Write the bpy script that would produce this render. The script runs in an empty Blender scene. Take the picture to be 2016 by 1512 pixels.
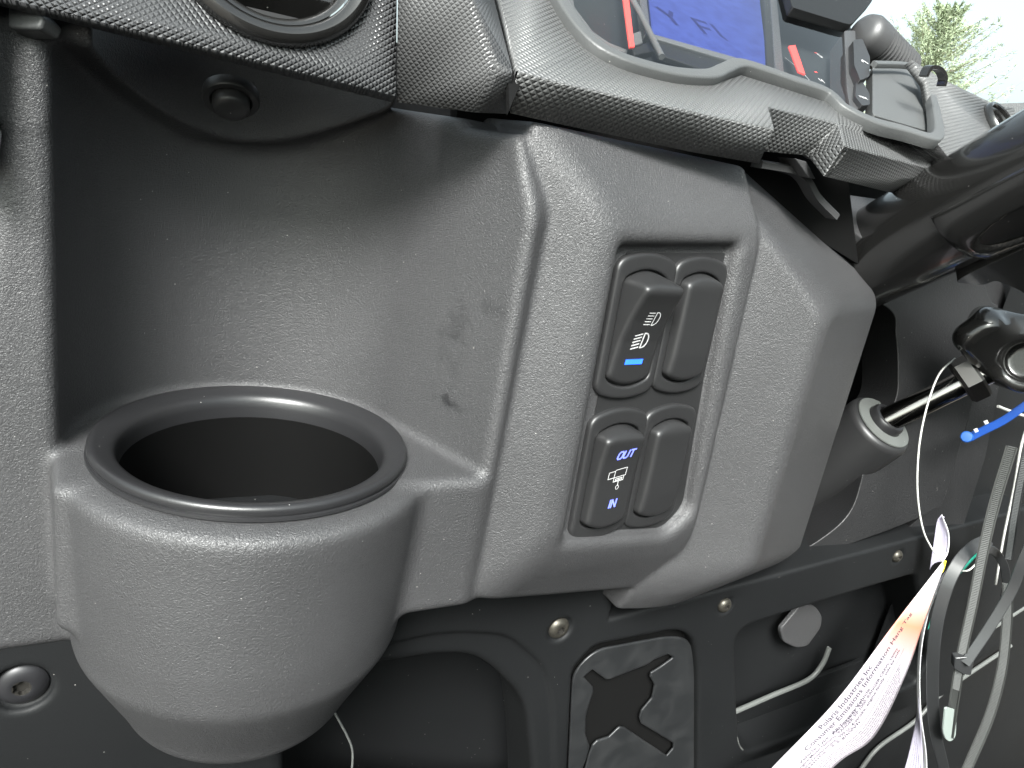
import bpy, math, random
import numpy as np
from mathutils import Vector, Matrix
random.seed(7)
rng = np.random.default_rng(5)
S = bpy.context.scene
COL = S.collection

# ------------------------------------------------------------------ camera
YAW, PITCH, ROLL, FPX = 30.0, 17.3, 10.0, 1425.0
EYE = Vector((0, 0, 1.25))
def _basis():
    y, p, r = map(math.radians, (YAW, PITCH, ROLL))
    f = np.array([math.sin(y)*math.cos(p), math.cos(y)*math.cos(p), -math.sin(p)])
    rt = np.array([math.cos(y), -math.sin(y), 0.0]); up = np.cross(rt, f)
    return f, rt*math.cos(r)+up*math.sin(r), -rt*math.sin(r)+up*math.cos(r)
CF, CR, CU = _basis()
cam = bpy.data.cameras.new('camera'); cob = bpy.data.objects.new('camera', cam); COL.objects.link(cob)
m = Matrix.Identity(4)
for i in range(3):
    m[i][0] = CR[i]; m[i][1] = CU[i]; m[i][2] = -CF[i]; m[i][3] = EYE[i]
cob.matrix_world = m
cam.sensor_width = 36; cam.lens = 36*FPX/2016; cam.clip_start = 0.01; cam.clip_end = 3000
S.camera = cob

# ------------------------------------------------------------------ light
SUN_EL, SUN_AZ = math.radians(42), math.radians(216)     # azimuth clockwise from +Y
W = bpy.data.worlds.new('World'); S.world = W; W.use_nodes = True
nt = W.node_tree; nt.nodes.clear()
sky = nt.nodes.new('ShaderNodeTexSky'); sky.sky_type = 'NISHITA'; sky.sun_disc = False
sky.sun_elevation = SUN_EL; sky.sun_rotation = SUN_AZ
sky.air_density = 1.0; sky.dust_density = 6.0; sky.ozone_density = 1.0
hs = nt.nodes.new('ShaderNodeHueSaturation'); hs.inputs['Saturation'].default_value = 0.35
bg = nt.nodes.new('ShaderNodeBackground'); bg.inputs[1].default_value = 0.09
wo = nt.nodes.new('ShaderNodeOutputWorld')
tn = nt.nodes.new('ShaderNodeMix'); tn.data_type = 'RGBA'; tn.blend_type = 'MULTIPLY'; tn.inputs['Factor'].default_value = 1; tn.inputs['B'].default_value = (.90, 1.0, .965, 1)
nt.links.new(sky.outputs[0], hs.inputs['Color']); nt.links.new(hs.outputs[0], tn.inputs['A']); nt.links.new(tn.outputs['Result'], bg.inputs[0]); nt.links.new(bg.outputs[0], wo.inputs[0])
sl = bpy.data.lights.new('sun', 'SUN'); sl.energy = 2.6; sl.angle = math.radians(22); sl.color = (1, .985, .98)
so = bpy.data.objects.new('sun', sl); COL.objects.link(so)
sd = Vector((math.sin(SUN_AZ)*math.cos(SUN_EL), math.cos(SUN_AZ)*math.cos(SUN_EL), math.sin(SUN_EL)))
so.rotation_euler = sd.to_track_quat('Z', 'Y').to_euler()
S.view_settings.view_transform = 'Standard'; S.view_settings.look = 'None'
S.view_settings.gamma = 1; S.view_settings.use_curve_mapping = False
S.view_settings.exposure = 2.05

# ------------------------------------------------------------------ helpers (working unit: mm from the eye point)
def A(x, t=float): return np.array(x, t)
def ray(px, py): return CF+CR*(px-1008)/FPX-CU*(py-756)/FPX
def at(px, py, Y): d = ray(px, py); return d*(Y/d[1])
def atz(px, py, Z): d = ray(px, py); return d*(Z/d[2])
def plane(p, q, r, out=(0, -1, 0)):
    n = np.cross(A(q)-A(p), A(r)-A(p)); n /= np.linalg.norm(n)
    if n@A(out, float) < 0: n = -n
    return n, float(n@A(p))
def shift(pl, d): return (pl[0], pl[1]+d)
def on(px, py, pl): d = ray(px, py); return d*(pl[1]/(d@pl[0]))
def wv(p): return (p[0]*.001, p[1]*.001, 1.25+p[2]*.001)
def W3(P): P = np.asarray(P, float); return P*.001+A([0, 0, 1.25])

def tag(o, label=None, cat=None, group=None, kind=None):
    if label: o['label'] = label
    if cat: o['category'] = cat
    if group: o['group'] = group
    if kind: o['kind'] = kind
    return o
def empty(name, base):
    o = bpy.data.objects.new(name, None); COL.objects.link(o); o.location = wv(base); o.empty_display_size = .01
    return o
def mesh(name, V, F, mat, parent=None, smooth=True, uv=None, world=True):
    """V in mm from the eye (or metres when world is False, local to the parent)"""
    V = np.asarray(V, float)
    if world: V = W3(V)
    off = A(parent.matrix_world.translation if False else world_loc(parent)) if (parent is not None and world) else A([0., 0., 0.])
    if parent is None and world:
        off = A([V[:, 0].mean(), V[:, 1].mean(), V[:, 2].min()])
    V = V-off
    me = bpy.data.meshes.new(name)
    uvF = None
    if isinstance(F, np.ndarray) and F.ndim == 2:
        n, k = F.shape
        me.vertices.add(len(V)); me.vertices.foreach_set('co', V.astype(np.float32).ravel())
        me.loops.add(n*k); me.loops.foreach_set('vertex_index', F.astype(np.int32).ravel())
        me.polygons.add(n); me.polygons.foreach_set('loop_start', np.arange(0, n*k, k, dtype=np.int32))
        me.update(calc_edges=True)
    else:
        me.from_pydata([tuple(v) for v in V], [], [tuple(int(i) for i in f) for f in F]); me.update()
    if smooth: me.polygons.foreach_set('use_smooth', [True]*len(me.polygons))
    if uv is not None:
        l = me.uv_layers.new(name='UVMap'); l.data.foreach_set('uv', np.asarray(uv, np.float32).ravel())
    if mat: me.materials.append(mat)
    o = bpy.data.objects.new(name, me); COL.objects.link(o)
    if parent is not None: o.parent = parent
    else: o.location = off
    return o
def world_loc(o):
    p = A(o.location, float)
    while o.parent is not None: o = o.parent; p = p+A(o.location)
    return p
def bevel(o, w, seg=3, ang=25):
    b = o.modifiers.new('bevel', 'BEVEL'); b.width = w*.001; b.segments = seg; b.limit_method = 'ANGLE'; b.angle_limit = math.radians(ang)
    b.harden_normals = False
    return o
def autosmooth(o, ang=35):
    me = o.data
    me.polygons.foreach_set('use_smooth', [True]*len(me.polygons))
    try: me.set_sharp_from_angle(angle=math.radians(ang))
    except Exception: pass
    return o
def fix_normals(o):
    import bmesh
    bm = bmesh.new(); bm.from_mesh(o.data); bmesh.ops.recalc_face_normals(bm, faces=bm.faces); bm.to_mesh(o.data); bm.free()
    return o
def slab(name, pix, pl, thick, mat, parent=None, bev=1.5, seg=3, uvrot=None, d=None):
    """a solid plate: outline given on plane pl, going back 'thick' mm"""
    P = [on(x, y, pl) for x, y in pix] if not callable(pix) else pix()
    n = -pl[0] if d is None else A(d, float)
    F = [list(range(len(P)))]; N = len(P)
    V = P+[p+n*thick for p in P]
    F.append(list(range(2*N-1, N-1, -1)))
    for i in range(N): F.append([i, i+N, (i+1) % N+N, (i+1) % N])
    uv = None
    if uvrot is not None:
        ex = np.cross(pl[0], [0, 0, 1.]); ex /= np.linalg.norm(ex); ez = np.cross(ex, pl[0])
        c, s = math.cos(uvrot), math.sin(uvrot)
        uv = [(c*(V[i]@ex)-s*(V[i]@ez), s*(V[i]@ex)+c*(V[i]@ez)) for f in F for i in f]
    o = mesh(name, V, F, mat, parent, uv=uv); fix_normals(o) if uv is None else None
    if bev: bevel(o, bev, seg)
    return autosmooth(o, 60)
def rounded(pts, r, n=6):
    """round the corners of a 2D outline"""
    out = []; N = len(pts)
    for i in range(N):
        p = A(pts[i], float); a = A(pts[i-1], float)-p; b = A(pts[(i+1) % N], float)-p
        la, lb = np.linalg.norm(a), np.linalg.norm(b); rr = r[i] if hasattr(r, '__len__') else r
        rr = min(rr, la*.49, lb*.49)
        s, e = p+a/la*rr, p+b/lb*rr
        for k in range(n+1):
            t = k/n; out.append(tuple((1-t)**2*s+2*t*(1-t)*p+t*t*e))
    return out
def spline(pts, n=12):
    P = [A(p, float) for p in pts]; P = [2*P[0]-P[1]]+P+[2*P[-1]-P[-2]]; out = []
    for i in range(1, len(P)-2):
        for k in range(n):
            t = k/n; a, b, c, d = P[i-1:i+3]
            out.append(.5*((2*b)+(c-a)*t+(2*a-5*b+4*c-d)*t*t+(3*b-a-3*c+d)*t**3))
    out.append(P[-2]); return out
def frames(path, up=None):
    path = [A(p, float) for p in path]; T = []
    for i in range(len(path)):
        t = path[min(i+1, len(path)-1)]-path[max(i-1, 0)]; T.append(t/np.linalg.norm(t))
    fr = []; n = None
    up = None if up is None else A(up, float)
    for i, t in enumerate(T):
        u = A(up[i] if up is not None and np.ndim(up) == 2 else (up if up is not None else (0, 0, 1.)), float) if (n is None or up is not None) else n
        u = u-t*(u@t)
        if np.linalg.norm(u) < 1e-6: u = np.cross(t, [1, 0, 0.])
        n = u/np.linalg.norm(u); fr.append((t, np.cross(t, n), n))
    return path, fr
def sweep(name, path, prof, mat, parent=None, up=None, scale=None, closed=True, caps=True, smooth=True, ang=50):
    """prof: (m,2) profile in (side, up)"""
    path, fr = frames(path, up); V = []; m_ = len(prof)
    for i, (p, (t, s, u)) in enumerate(zip(path, fr)):
        k = 1 if scale is None else scale[i]
        for a, b in prof: V.append(p+s*a*k+u*b*k)
    F = []; n = len(path)
    for i in range(n-1):
        for j in range(m_ if closed else m_-1):
            j2 = (j+1) % m_; F.append((i*m_+j, i*m_+j2, (i+1)*m_+j2, (i+1)*m_+j))
    if caps and closed: F.append(tuple(range(m_-1, -1, -1))); F.append(tuple((n-1)*m_+j for j in range(m_)))
    o = mesh(name, V, F, mat, parent); fix_normals(o); return autosmooth(o, ang)
def circ(r, n=16): return [(r*math.cos(2*math.pi*i/n), r*math.sin(2*math.pi*i/n)) for i in range(n)]
def tube(name, path, r, mat, parent=None, n=12, scale=None): return sweep(name, path, circ(r, n), mat, parent, scale=scale)
def lathe(name, c, axis, prof, mat, parent=None, n=64, ref=None, ang=40):
    """prof: list of (radius, distance along axis)"""
    ax = A(axis, float); ax /= np.linalg.norm(ax)
    e1 = np.cross(ax, [0, 0, 1.] if abs(ax[2]) < .9 else [1., 0, 0]); e1 /= np.linalg.norm(e1); e2 = np.cross(ax, e1)
    V = []; F = []; m_ = len(prof)
    for i in range(n):
        a = 2*math.pi*i/n
        for r, h in prof: V.append(A(c)+(e1*math.cos(a)+e2*math.sin(a))*r+ax*h)
    for i in range(n):
        i2 = (i+1) % n
        for j in range(m_-1): F.append((i*m_+j, i2*m_+j, i2*m_+j+1, i*m_+j+1))
    o = mesh(name, V, F, mat, parent)
    import bmesh
    bm = bmesh.new(); bm.from_mesh(o.data); bmesh.ops.remove_doubles(bm, verts=bm.verts, dist=1e-6)
    bmesh.ops.recalc_face_normals(bm, faces=bm.faces); bm.to_mesh(o.data); bm.free()
    return autosmooth(o, ang)

# -------- smooth solids: signed distance fields meshed with surface nets
def smax(a, b, k=3.):
    h = np.maximum(k-np.abs(a-b), 0)/k; return np.maximum(a, b)+h*h*k*.25
def smin(a, b, k=3.): return -smax(-a, -b, k)
def hp(P, pl): return P[:, 0]*pl[0][0]+P[:, 1]*pl[0][1]+P[:, 2]*pl[0][2]-pl[1]
def polyd(u, v, pts, k=2.):
    """convex polygon distance, points counter-clockwise or clockwise"""
    pts = [A(p, float) for p in pts]; c = sum(pts)/len(pts); d = None
    for i in range(len(pts)):
        a, b = pts[i], pts[(i+1) % len(pts)]; e = b-a; n = A([e[1], -e[0]])/np.linalg.norm(e)
        if n@(c-a) > 0: n = -n
        di = (u-a[0])*n[0]+(v-a[1])*n[1]
        d = di if d is None else smax(d, di, k)
    return d
def nets(f, lo, hi, h, B=8):
    lo = A(lo, float); hi = A(hi, float); nb = np.ceil((hi-lo)/(h*B)).astype(int)
    g = np.stack(np.meshgrid(*[np.arange(n) for n in nb], indexing='ij'), -1).reshape(-1, 3)
    cen = lo+(g+.5)*h*B
    d = np.concatenate([f(c) for c in np.array_split(cen, max(1, len(cen)//200000))])
    g = g[np.abs(d) < h*B*.9*1.5]
    loc = np.stack(np.meshgrid(*[np.arange(B+1)]*3, indexing='ij'), -1).reshape(-1, 3)
    keys = []; verts = []; signs = []
    DIM = (nb*B+2).astype(np.int64)
    corners = np.array([[i, j, k] for i in (0, 1) for j in (0, 1) for k in (0, 1)])
    edges = [(a, b) for a in range(8) for b in range(a+1, 8) if np.abs(corners[a]-corners[b]).sum() == 1]
    for ch in np.array_split(g, max(1, len(g)//600)):
        if not len(ch): continue
        P = (lo+(ch[:, None, :]*B+loc[None])*h).reshape(-1, 3)
        v = f(P).reshape(len(ch), B+1, B+1, B+1)
        C = np.stack([v[:, i:B+i, j:B+j, k:B+k] for i, j, k in corners], -1)
        s = C < 0; act = s.any(-1) & ~s.all(-1)
        bi, i, j, k = np.nonzero(act); c = C[bi, i, j, k]
        if not len(bi): continue
        acc = np.zeros((len(bi), 3)); cnt = np.zeros(len(bi))
        for a, b in edges:
            x = (c[:, a] < 0) != (c[:, b] < 0); t = np.where(x, c[:, a]/np.where(x, c[:, a]-c[:, b], 1), 0)
            acc += np.where(x[:, None], corners[a]+t[:, None]*(corners[b]-corners[a]), 0); cnt += x
        idx = ch[bi]*B+np.stack([i, j, k], -1)
        verts.append(lo+(idx+acc/cnt[:, None])*h)
        keys.append((idx[:, 0].astype(np.int64)*DIM[1]+idx[:, 1])*DIM[2]+idx[:, 2])
        signs.append(np.stack([c[:, 0] < 0, c[:, 4] < 0, c[:, 2] < 0, c[:, 1] < 0], -1))
    K = np.concatenate(keys); V = np.concatenate(verts); Sg = np.concatenate(signs)
    o = np.argsort(K); K, V, Sg = K[o], V[o], Sg[o]
    st = [DIM[1]*DIM[2], DIM[2], 1]; quads = []
    def find(q):
        p = np.searchsorted(K, q); p[p >= len(K)] = 0; return np.where(K[p] == q, p, -1)
    for ax in range(3):
        x = np.nonzero(Sg[:, 0] != Sg[:, ax+1])[0]
        b, c = [a for a in range(3) if a != ax]
        k0 = K[x]; q = np.stack([x, find(k0-st[b]), find(k0-st[b]-st[c]), find(k0-st[c])], -1)
        ok = (q >= 0).all(1); q = q[ok]; inn = Sg[x[ok], 0]
        flip = inn if ax != 1 else ~inn
        q[~flip] = q[~flip][:, ::-1]; quads.append(q)
    e = h*.1
    for _ in range(2):
        fv = f(V); G = np.stack([(f(V+e*np.eye(3)[a])-f(V-e*np.eye(3)[a]))/(2*e) for a in range(3)], -1)
        st_ = fv/np.maximum((G**2).sum(1), .3)
        V = V-G*np.clip(st_, -h*.5, h*.5)[:, None]
    return V, np.concatenate(quads)

# ------------------------------------------------------------------ materials
def mat_new(name):
    m_ = bpy.data.materials.new(name); m_.use_nodes = True; n = m_.node_tree
    return m_, n, n.nodes['Principled BSDF']
def link(n, a, b): n.links.new(a, b)
def node(n, t, **kw):
    x = n.nodes.new(t)
    for k, v in kw.items():
        if k.startswith('i_'): x.inputs[int(k[2:]) if k[2:].isdigit() else k[2:].replace('_', ' ')].default_value = v
        else: setattr(x, k, v)
    return x
def math_(n, op, a, b=None, c=None):
    x = node(n, 'ShaderNodeMath', operation=op)
    for i, v in enumerate((a, b, c)):
        if v is None: continue
        if isinstance(v, (int, float)): x.inputs[i].default_value = v
        else: link(n, v, x.inputs[i])
    return x.outputs[0]
def plastic(name, col=(.035, .035, .037), rough=.45, grain=950., bump=.12, spec=.5, scuffs=(), wear=.25, dust=True, coat=0):
    m_, n, b = mat_new(name); tc = node(n, 'ShaderNodeTexCoord'); co = tc.outputs['Object']
    big = node(n, 'ShaderNodeTexNoise', i_Scale=14.0, i_Detail=4.0); link(n, co, big.inputs['Vector'])
    mix = node(n, 'ShaderNodeMix', data_type='RGBA'); mix.inputs['A'].default_value = (*[c*(1-wear) for c in col], 1); mix.inputs['B'].default_value = (*[c*(1+wear) for c in col], 1)
    link(n, big.outputs[0], mix.inputs['Factor']); out = mix.outputs['Result']
    if dust:
        vor = node(n, 'ShaderNodeTexVoronoi', i_Scale=260.0); link(n, co, vor.inputs['Vector'])
        sp = math_(n, 'LESS_THAN', vor.outputs['Distance'], .045)
        wn = node(n, 'ShaderNodeTexNoise', i_Scale=60.0); link(n, co, wn.inputs['Vector'])
        sp = math_(n, 'MULTIPLY', sp, math_(n, 'GREATER_THAN', wn.outputs[0], .56))
        m2 = node(n, 'ShaderNodeMix', data_type='RGBA'); link(n, out, m2.inputs['A']); m2.inputs['B'].default_value = (.35, .34, .32, 1); link(n, sp, m2.inputs['Factor']); out = m2.outputs['Result']
    for (c, rad, amt) in scuffs:                       # dark handling marks, placed in world space
        geo = node(n, 'ShaderNodeNewGeometry'); mp = node(n, 'ShaderNodeMapping', vector_type='TEXTURE'); link(n, geo.outputs['Position'], mp.inputs['Vector'])
        mp.inputs['Location'].default_value = wv(c); mp.inputs['Scale'].default_value = [v*.001 for v in rad]
        wz = node(n, 'ShaderNodeTexNoise', i_Scale=160.0, i_Detail=5.0, i_Distortion=1.0); link(n, co, wz.inputs['Vector'])
        ln = node(n, 'ShaderNodeVectorMath', operation='LENGTH'); link(n, mp.outputs[0], ln.inputs[0])
        f_ = math_(n, 'SUBTRACT', 1.35, ln.outputs['Value']); f_ = math_(n, 'ADD', f_, math_(n, 'MULTIPLY_ADD', wz.outputs[0], 3.2, -2.0))
        f_ = math_(n, 'MULTIPLY', math_(n, 'MINIMUM', math_(n, 'MAXIMUM', f_, 0.0), 1.0), amt)
        m3 = node(n, 'ShaderNodeMix', data_type='RGBA'); link(n, out, m3.inputs['A']); m3.inputs['B'].default_value = (.010, .010, .011, 1); link(n, f_, m3.inputs['Factor']); out = m3.outputs['Result']
    link(n, out, b.inputs['Base Color'])
    r = math_(n, 'MULTIPLY_ADD', big.outputs[0], .16, rough-.08); link(n, r, b.inputs['Roughness'])
    b.inputs['Specular IOR Level'].default_value = spec
    if coat: b.inputs['Coat Weight'].default_value = coat; b.inputs['Coat Roughness'].default_value = .08
    if bump:
        no = node(n, 'ShaderNodeTexNoise', i_Scale=grain, i_Detail=1.5, i_Distortion=1.2); link(n, co, no.inputs['Vector'])
        bu = node(n, 'ShaderNodeBump', i_Strength=1.0, i_Distance=bump*.001); link(n, no.outputs[0], bu.inputs['Height']); link(n, bu.outputs[0], b.inputs['Normal'])
    return m_
def flat(name, col, rough=.5, metal=0., emis=None, es=0., spec=.5, alpha=None, trans=0.):
    m_, n, b = mat_new(name); b.inputs['Base Color'].default_value = (*col, 1); b.inputs['Roughness'].default_value = rough
    b.inputs['Metallic'].default_value = metal; b.inputs['Specular IOR Level'].default_value = spec
    if emis: b.inputs['Emission Color'].default_value = (*emis, 1); b.inputs['Emission Strength'].default_value = es
    if trans: b.inputs['Transmission Weight'].default_value = trans
    return m_
def knurl(name, pitch=1.9, depth=.5, col=(.03, .031, .033), rough=.34, shear=0.):
    """moulded pyramid weave; UVs are in mm"""
    m_, n, b = mat_new(name); uv = node(n, 'ShaderNodeTexCoord').outputs['UV']
    sp = node(n, 'ShaderNodeSeparateXYZ'); link(n, uv, sp.inputs[0])
    u = math_(n, 'ADD', sp.outputs[0], math_(n, 'MULTIPLY', sp.outputs[1], 1.0))
    v = math_(n, 'SUBTRACT', sp.outputs[0], math_(n, 'MULTIPLY', sp.outputs[1], 1.0))
    tu = math_(n, 'PINGPONG', math_(n, 'DIVIDE', u, pitch*1.2), .5)
    tv = math_(n, 'PINGPONG', math_(n, 'DIVIDE', v, pitch*1.2), .5)
    hgt = math_(n, 'MINIMUM', math_(n, 'MINIMUM', tu, tv), .36)
    no = node(n, 'ShaderNodeTexNoise', i_Scale=60.0); link(n, node(n, 'ShaderNodeTexCoord').outputs['Object'], no.inputs['Vector'])
    bu = node(n, 'ShaderNodeBump', i_Strength=1.0, i_Distance=depth*.001*2); link(n, hgt, bu.inputs['Height']); link(n, bu.outputs[0], b.inputs['Normal'])
    b.inputs['Base Color'].default_value = (*col, 1); link(n, math_(n, 'MULTIPLY_ADD', no.outputs[0], .2, rough-.1), b.inputs['Roughness'])
    return m_
M = {}
M['dash'] = plastic('dash_plastic', (.044, .0438, .0452), .41, 1600., .34, scuffs=((at(905, 795, 212), (10, 10, 3.0), .8), (at(890, 670, 212), (5, 9, 17), .55), (at(965, 610, 200), (6, 6, 3), .4)))
M['pad'] = plastic('grey_rubber', (.09, .092, .09), .7, 900., .1)
M['dashdark'] = plastic('dark_grained_plastic', (.009, .009, .0095), .5, 900., .2)
M['fine'] = plastic('fine_plastic', (.042, .042, .043), .42, 1500., .05)
M['switch'] = plastic('switch_plastic', (.017, .017, .0175), .42, 2600., .02)
M['well_shade'] = plastic('cup_well', (.004, .004, .004), .7, 1500., .0, spec=.04, dust=False)  # liner made near black here, shade inside the cup put into the colour
M['liner'] = plastic('liner_rubber', (.015, .015, .016), .33, 1500., .03)
M['lower'] = plastic('lower_plastic', (.0065, .007, .0075), .6, 1300., .06, spec=.25)
M['gloss'] = plastic('gloss_black', (.010, .0098, .0095), .24, 400., .0, wear=.1, dust=True, coat=.6)
M['knurl'] = knurl('knurl_plastic', 1.55, .8, (.05, .051, .053), .36)
M['knurl3'] = knurl('knurl_plastic_faint', 1.3, .22, (.06, .06, .061), .42)
M['knurl2'] = knurl('knurl_plastic_small', 2.1, .6, (.085, .086, .086), .45)
M['bezel'] = plastic('bezel_plastic', (.06, .062, .062), .5, 900., .10)
M['metal'] = flat('dark_zinc', (.12, .115, .11), .35, 1.)
M['rod'] = flat('black_chrome', (.28, .27, .26), .16, 1.)
M['white'] = flat('white_print', (.5, .5, .5), .5)
M['bluelit'] = flat('blue_backlit_print', (.1, .12, .6), .4, emis=(.16, .20, 1.), es=.5)
M['led'] = flat('blue_led', (.02, .05, .5), .3, emis=(.02, .12, 1.), es=1.0)
M['ink'] = flat('black_ink', (.03, .025, .04), .6)
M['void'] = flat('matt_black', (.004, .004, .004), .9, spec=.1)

exec_later = []

# ------------------------------------------------------------------ lower dashboard, one moulded solid
CX, CY = 39.5, 224.0
RC = (38.0, 224.0)
_cz = np.linspace(-220, -96, 125)
_cr = np.interp(_cz, [-220, -204, -188, -168, -164, -150, -125, -112, -96], [28.0, 33.5, 40.4, 50.6, 52.4, 53.8, 55.0, 55.6, 55.8])
_cr = np.convolve(np.pad(_cr, 2, mode='edge'), np.ones(5)/5, 'valid')
def cup_r(z):
    return np.interp(z, _cz, _cr)
PA0 = plane(at(1215, 480, 187.5), at(1490, 500, 198.5), at(1118, 1080, 184.5))   # plane that carries the switches
_p = [A([116, 196, -25.]), at(1190, 500, 187.0), A([111.5, 192.5, -145.])]
PA1 = plane(*_p)
PT = plane(at(1200, 425, 188), at(1500, 472, 198), at(1460, 322, 216), (0, -1, 1))
PAB = plane(at(1115, 1100, 186), at(960, 1187, 192), at(1190, 1167, 205), (0, -1, -1))
PAR = plane(at(1502, 490, 198), at(1350, 1140, 195), at(1502, 490, 198)+A([0, 30, 0]), (1, 0, 0))
PC = plane(at(1500, 485, 200), at(1346, 1145, 197), at(1640, 600, 184))
PE = plane(at(1440, 372, 209), at(1640, 600, 184), at(1740, 590, 232), (0, 0, 1))
PD = plane(at(1640, 600, 184), at(1480, 1130, 183), at(1740, 590, 232), (1, -1, 0))
PCB = plane(at(1337, 1150, 197), at(1482, 1130, 183), at(1300, 1202, 208), (0, 0, -1))
PDB = plane(at(1482, 1130, 183), at(1600, 1083, 223), at(1300, 1202, 208), (0, 0, -1))
PV = plane((108, 191, -20), (108, 191, -140), (116.5, 197, -60), (1, -1, 0))
PVT = plane(at(942, 250, 191), at(1055, 430, 191), at(1000, 253, 199), (0, 0, 1))
POCK = [on(x, y, PA0) for x, y in ((1229, 487), (1458, 487), (1366, 1008), (1324, 1054), (1117, 1067))]
pax = np.cross([0, 0, 1.], PA0[0]); pax /= np.linalg.norm(pax); pax = pax if pax[0] > 0 else -pax; paz = np.cross(PA0[0], pax); paz = paz if paz[2] > 0 else -paz
POCK2 = [(p@pax, p@paz) for p in POCK]
Z0 = -102.0
def rec2d(P):
    dx, dy = P[:, 0]-RC[0], P[:, 1]-RC[1]
    r = np.hypot(dx, dy)-53
    t = dx*.3647+dy*-.9311
    flatr = dx*.9311+dy*.3647-53
    front = np.maximum(-dx-53, flatr)
    d = np.where(dy < 0, np.where(dx < 0, -dx-53, front), np.where(t > 0, flatr, r))
    d = np.where((dy < 0) & (dx >= 0), flatr, d)
    return d
PLIP = plane((-19, 225.5, 0), (66, 207.5, 0), (-19, 225.5, 10))
PLE = plane(at(28, 70, 224.5), at(0, 290, 224.5), at(28, 70, 260), (-1, 0, 0))
PB1 = plane(at(960, 1187, 192), at(1190, 1167, 205), at(960, 1187, 192)+A([0, 30, 0]), (0, 0, -1))
PB2 = plane(at(1300, 1202, 208), at(1600, 1083, 223), at(1300, 1202, 208)+A([0, 30, 0]), (0, 0, -1))
def ceil_z(P):
    t = np.clip((P[:, 1]-205)/55, 0, 1.2)
    return 8.3+t*(57.3-.2346*P[:, 1]+.029*P[:, 0]+.0035*(P[:, 0]-30)**2-2.8-8.3)
def dash_f(P):
    x, y, z = P[:, 0], P[:, 1], P[:, 2]
    s1 = smax(smax(224.5-y, hp(P, PLE), 5), smax(z-8.5, -169.5-z, 5), 5)
    s1 = smax(s1, x-150, 3)
    lipb = smax(smax(hp(P, PLIP), x-80, 2), smax(z-22, -14-z, 3.5), 3.5); s1 = smin(s1, lipb, 3)
    # body that carries the right wall of the recess and the flange
    s2 = smax(smax(191-y, -152.5-z, 4), smax(z-6.3, 62-x, 4), 4)
    s2 = smax(s2, hp(P, PV), 2.2); s2 = smax(s2, hp(P, PVT), 2.2)
    # cup body
    dr = np.hypot(x-CX, y-CY)-cup_r(z)
    cup = smax(dr*.95, smax(z-Z0, -199.5-z, 8), 7)
    fl = smax(smax(z-Z0, -150-z, 4), smax(smax(-15.5-x, x-100, 3), smax(204-y, y-270, 3), 3), 4)
    a = smin(smin(s1, s2, 3), smin(cup, fl, 4), 3.5)
    rec = smax(rec2d(P), smax(Z0-z, z-ceil_z(P), 3.0), 4.0)
    a = smax(a, -rec, 4.5)
    # switch pod, left block and right block
    p1 = smax(hp(P, PA0), hp(P, PA1), 4); p1 = smax(p1, hp(P, PT), 5); p1 = smax(p1, hp(P, PAB), 6); p1 = smax(p1, hp(P, PAR), 3.5)
    p2 = smax(hp(P, PC), hp(P, PE), 4); p2 = smax(p2, hp(P, PD), 5); p2 = smax(p2, hp(P, PCB), 5); p2 = smax(p2, hp(P, PDB), 5); p2 = smax(p2, hp(P, PT), 3); p2 = smax(p2, 198-x, 2)
    top = smax(z-11.0, 100-x, 2)
    p1 = smax(smax(p1, z-10.5, 2), 108-x, 2); p1 = smax(p1, hp(P, PB1), 4); p2 = smax(p2, hp(P, PB2), 3); p2 = smax(p2, z-10.5, 2)
    pk = smax(polyd(P@pax, P@paz, POCK2, 4.0), -(hp(P, PA0)+6.2), 2.5)
    p1 = smax(p1, -pk, 6)
    pod = smin(p1, p2, 1.2)
    pod = smax(pod, y-262, 3)
    a = smin(a, pod, 1.6)
    # bore of the cup holder and the back
    a = smax(a, -smax(np.hypot(x-CX, y-CY)-45.5, -168-z, 2), 1.0)
    return smax(a, y-300, 3)
V, Q = nets(dash_f, (-34, 168, -214), (325, 304, 16), .9)
dash = mesh('lower_dashboard', V, Q, M['dash'])
tag(dash, 'dark grey grained plastic lower dashboard with scooped recess, cup holder and raised switch pod', 'dashboard')
slab('switch_plate', [(1234, 498), (1444, 498), (1356, 1002), (1318, 1044), (1124, 1058)], shift(PA0, -5.7), 3, M['switch'], dash, 0)

# cup holder insert
lip = [(33, -62), (35, -60), (38.6, -40), (39.6, -9), (39.9, -5.4), (40.3, -3.0), (41.1, -1.5), (42.3, -.6), (44.0, 0.1), (45.6, .7), (46.6, .9), (47.4, .6), (47.9, -.2), (47.9, -1.4), (47.5, -2.2), (48.3, -2.4), (48.4, -3.2)]
lin = lathe('cup_holder_insert', (CX, CY, Z0+2.6), (0, 0, 1), lip[3:], M['liner'], n=160, ang=60)
lathe('cup_well', (CX, CY, Z0+2.6), (0, 0, 1), [(0.0, -62)]+lip[:4], M['well_shade'], lin, n=96, ang=60)
tag(lin, 'round black rubber cup holder insert with rolled rim set in the dashboard shelf', 'cup holder')

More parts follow.
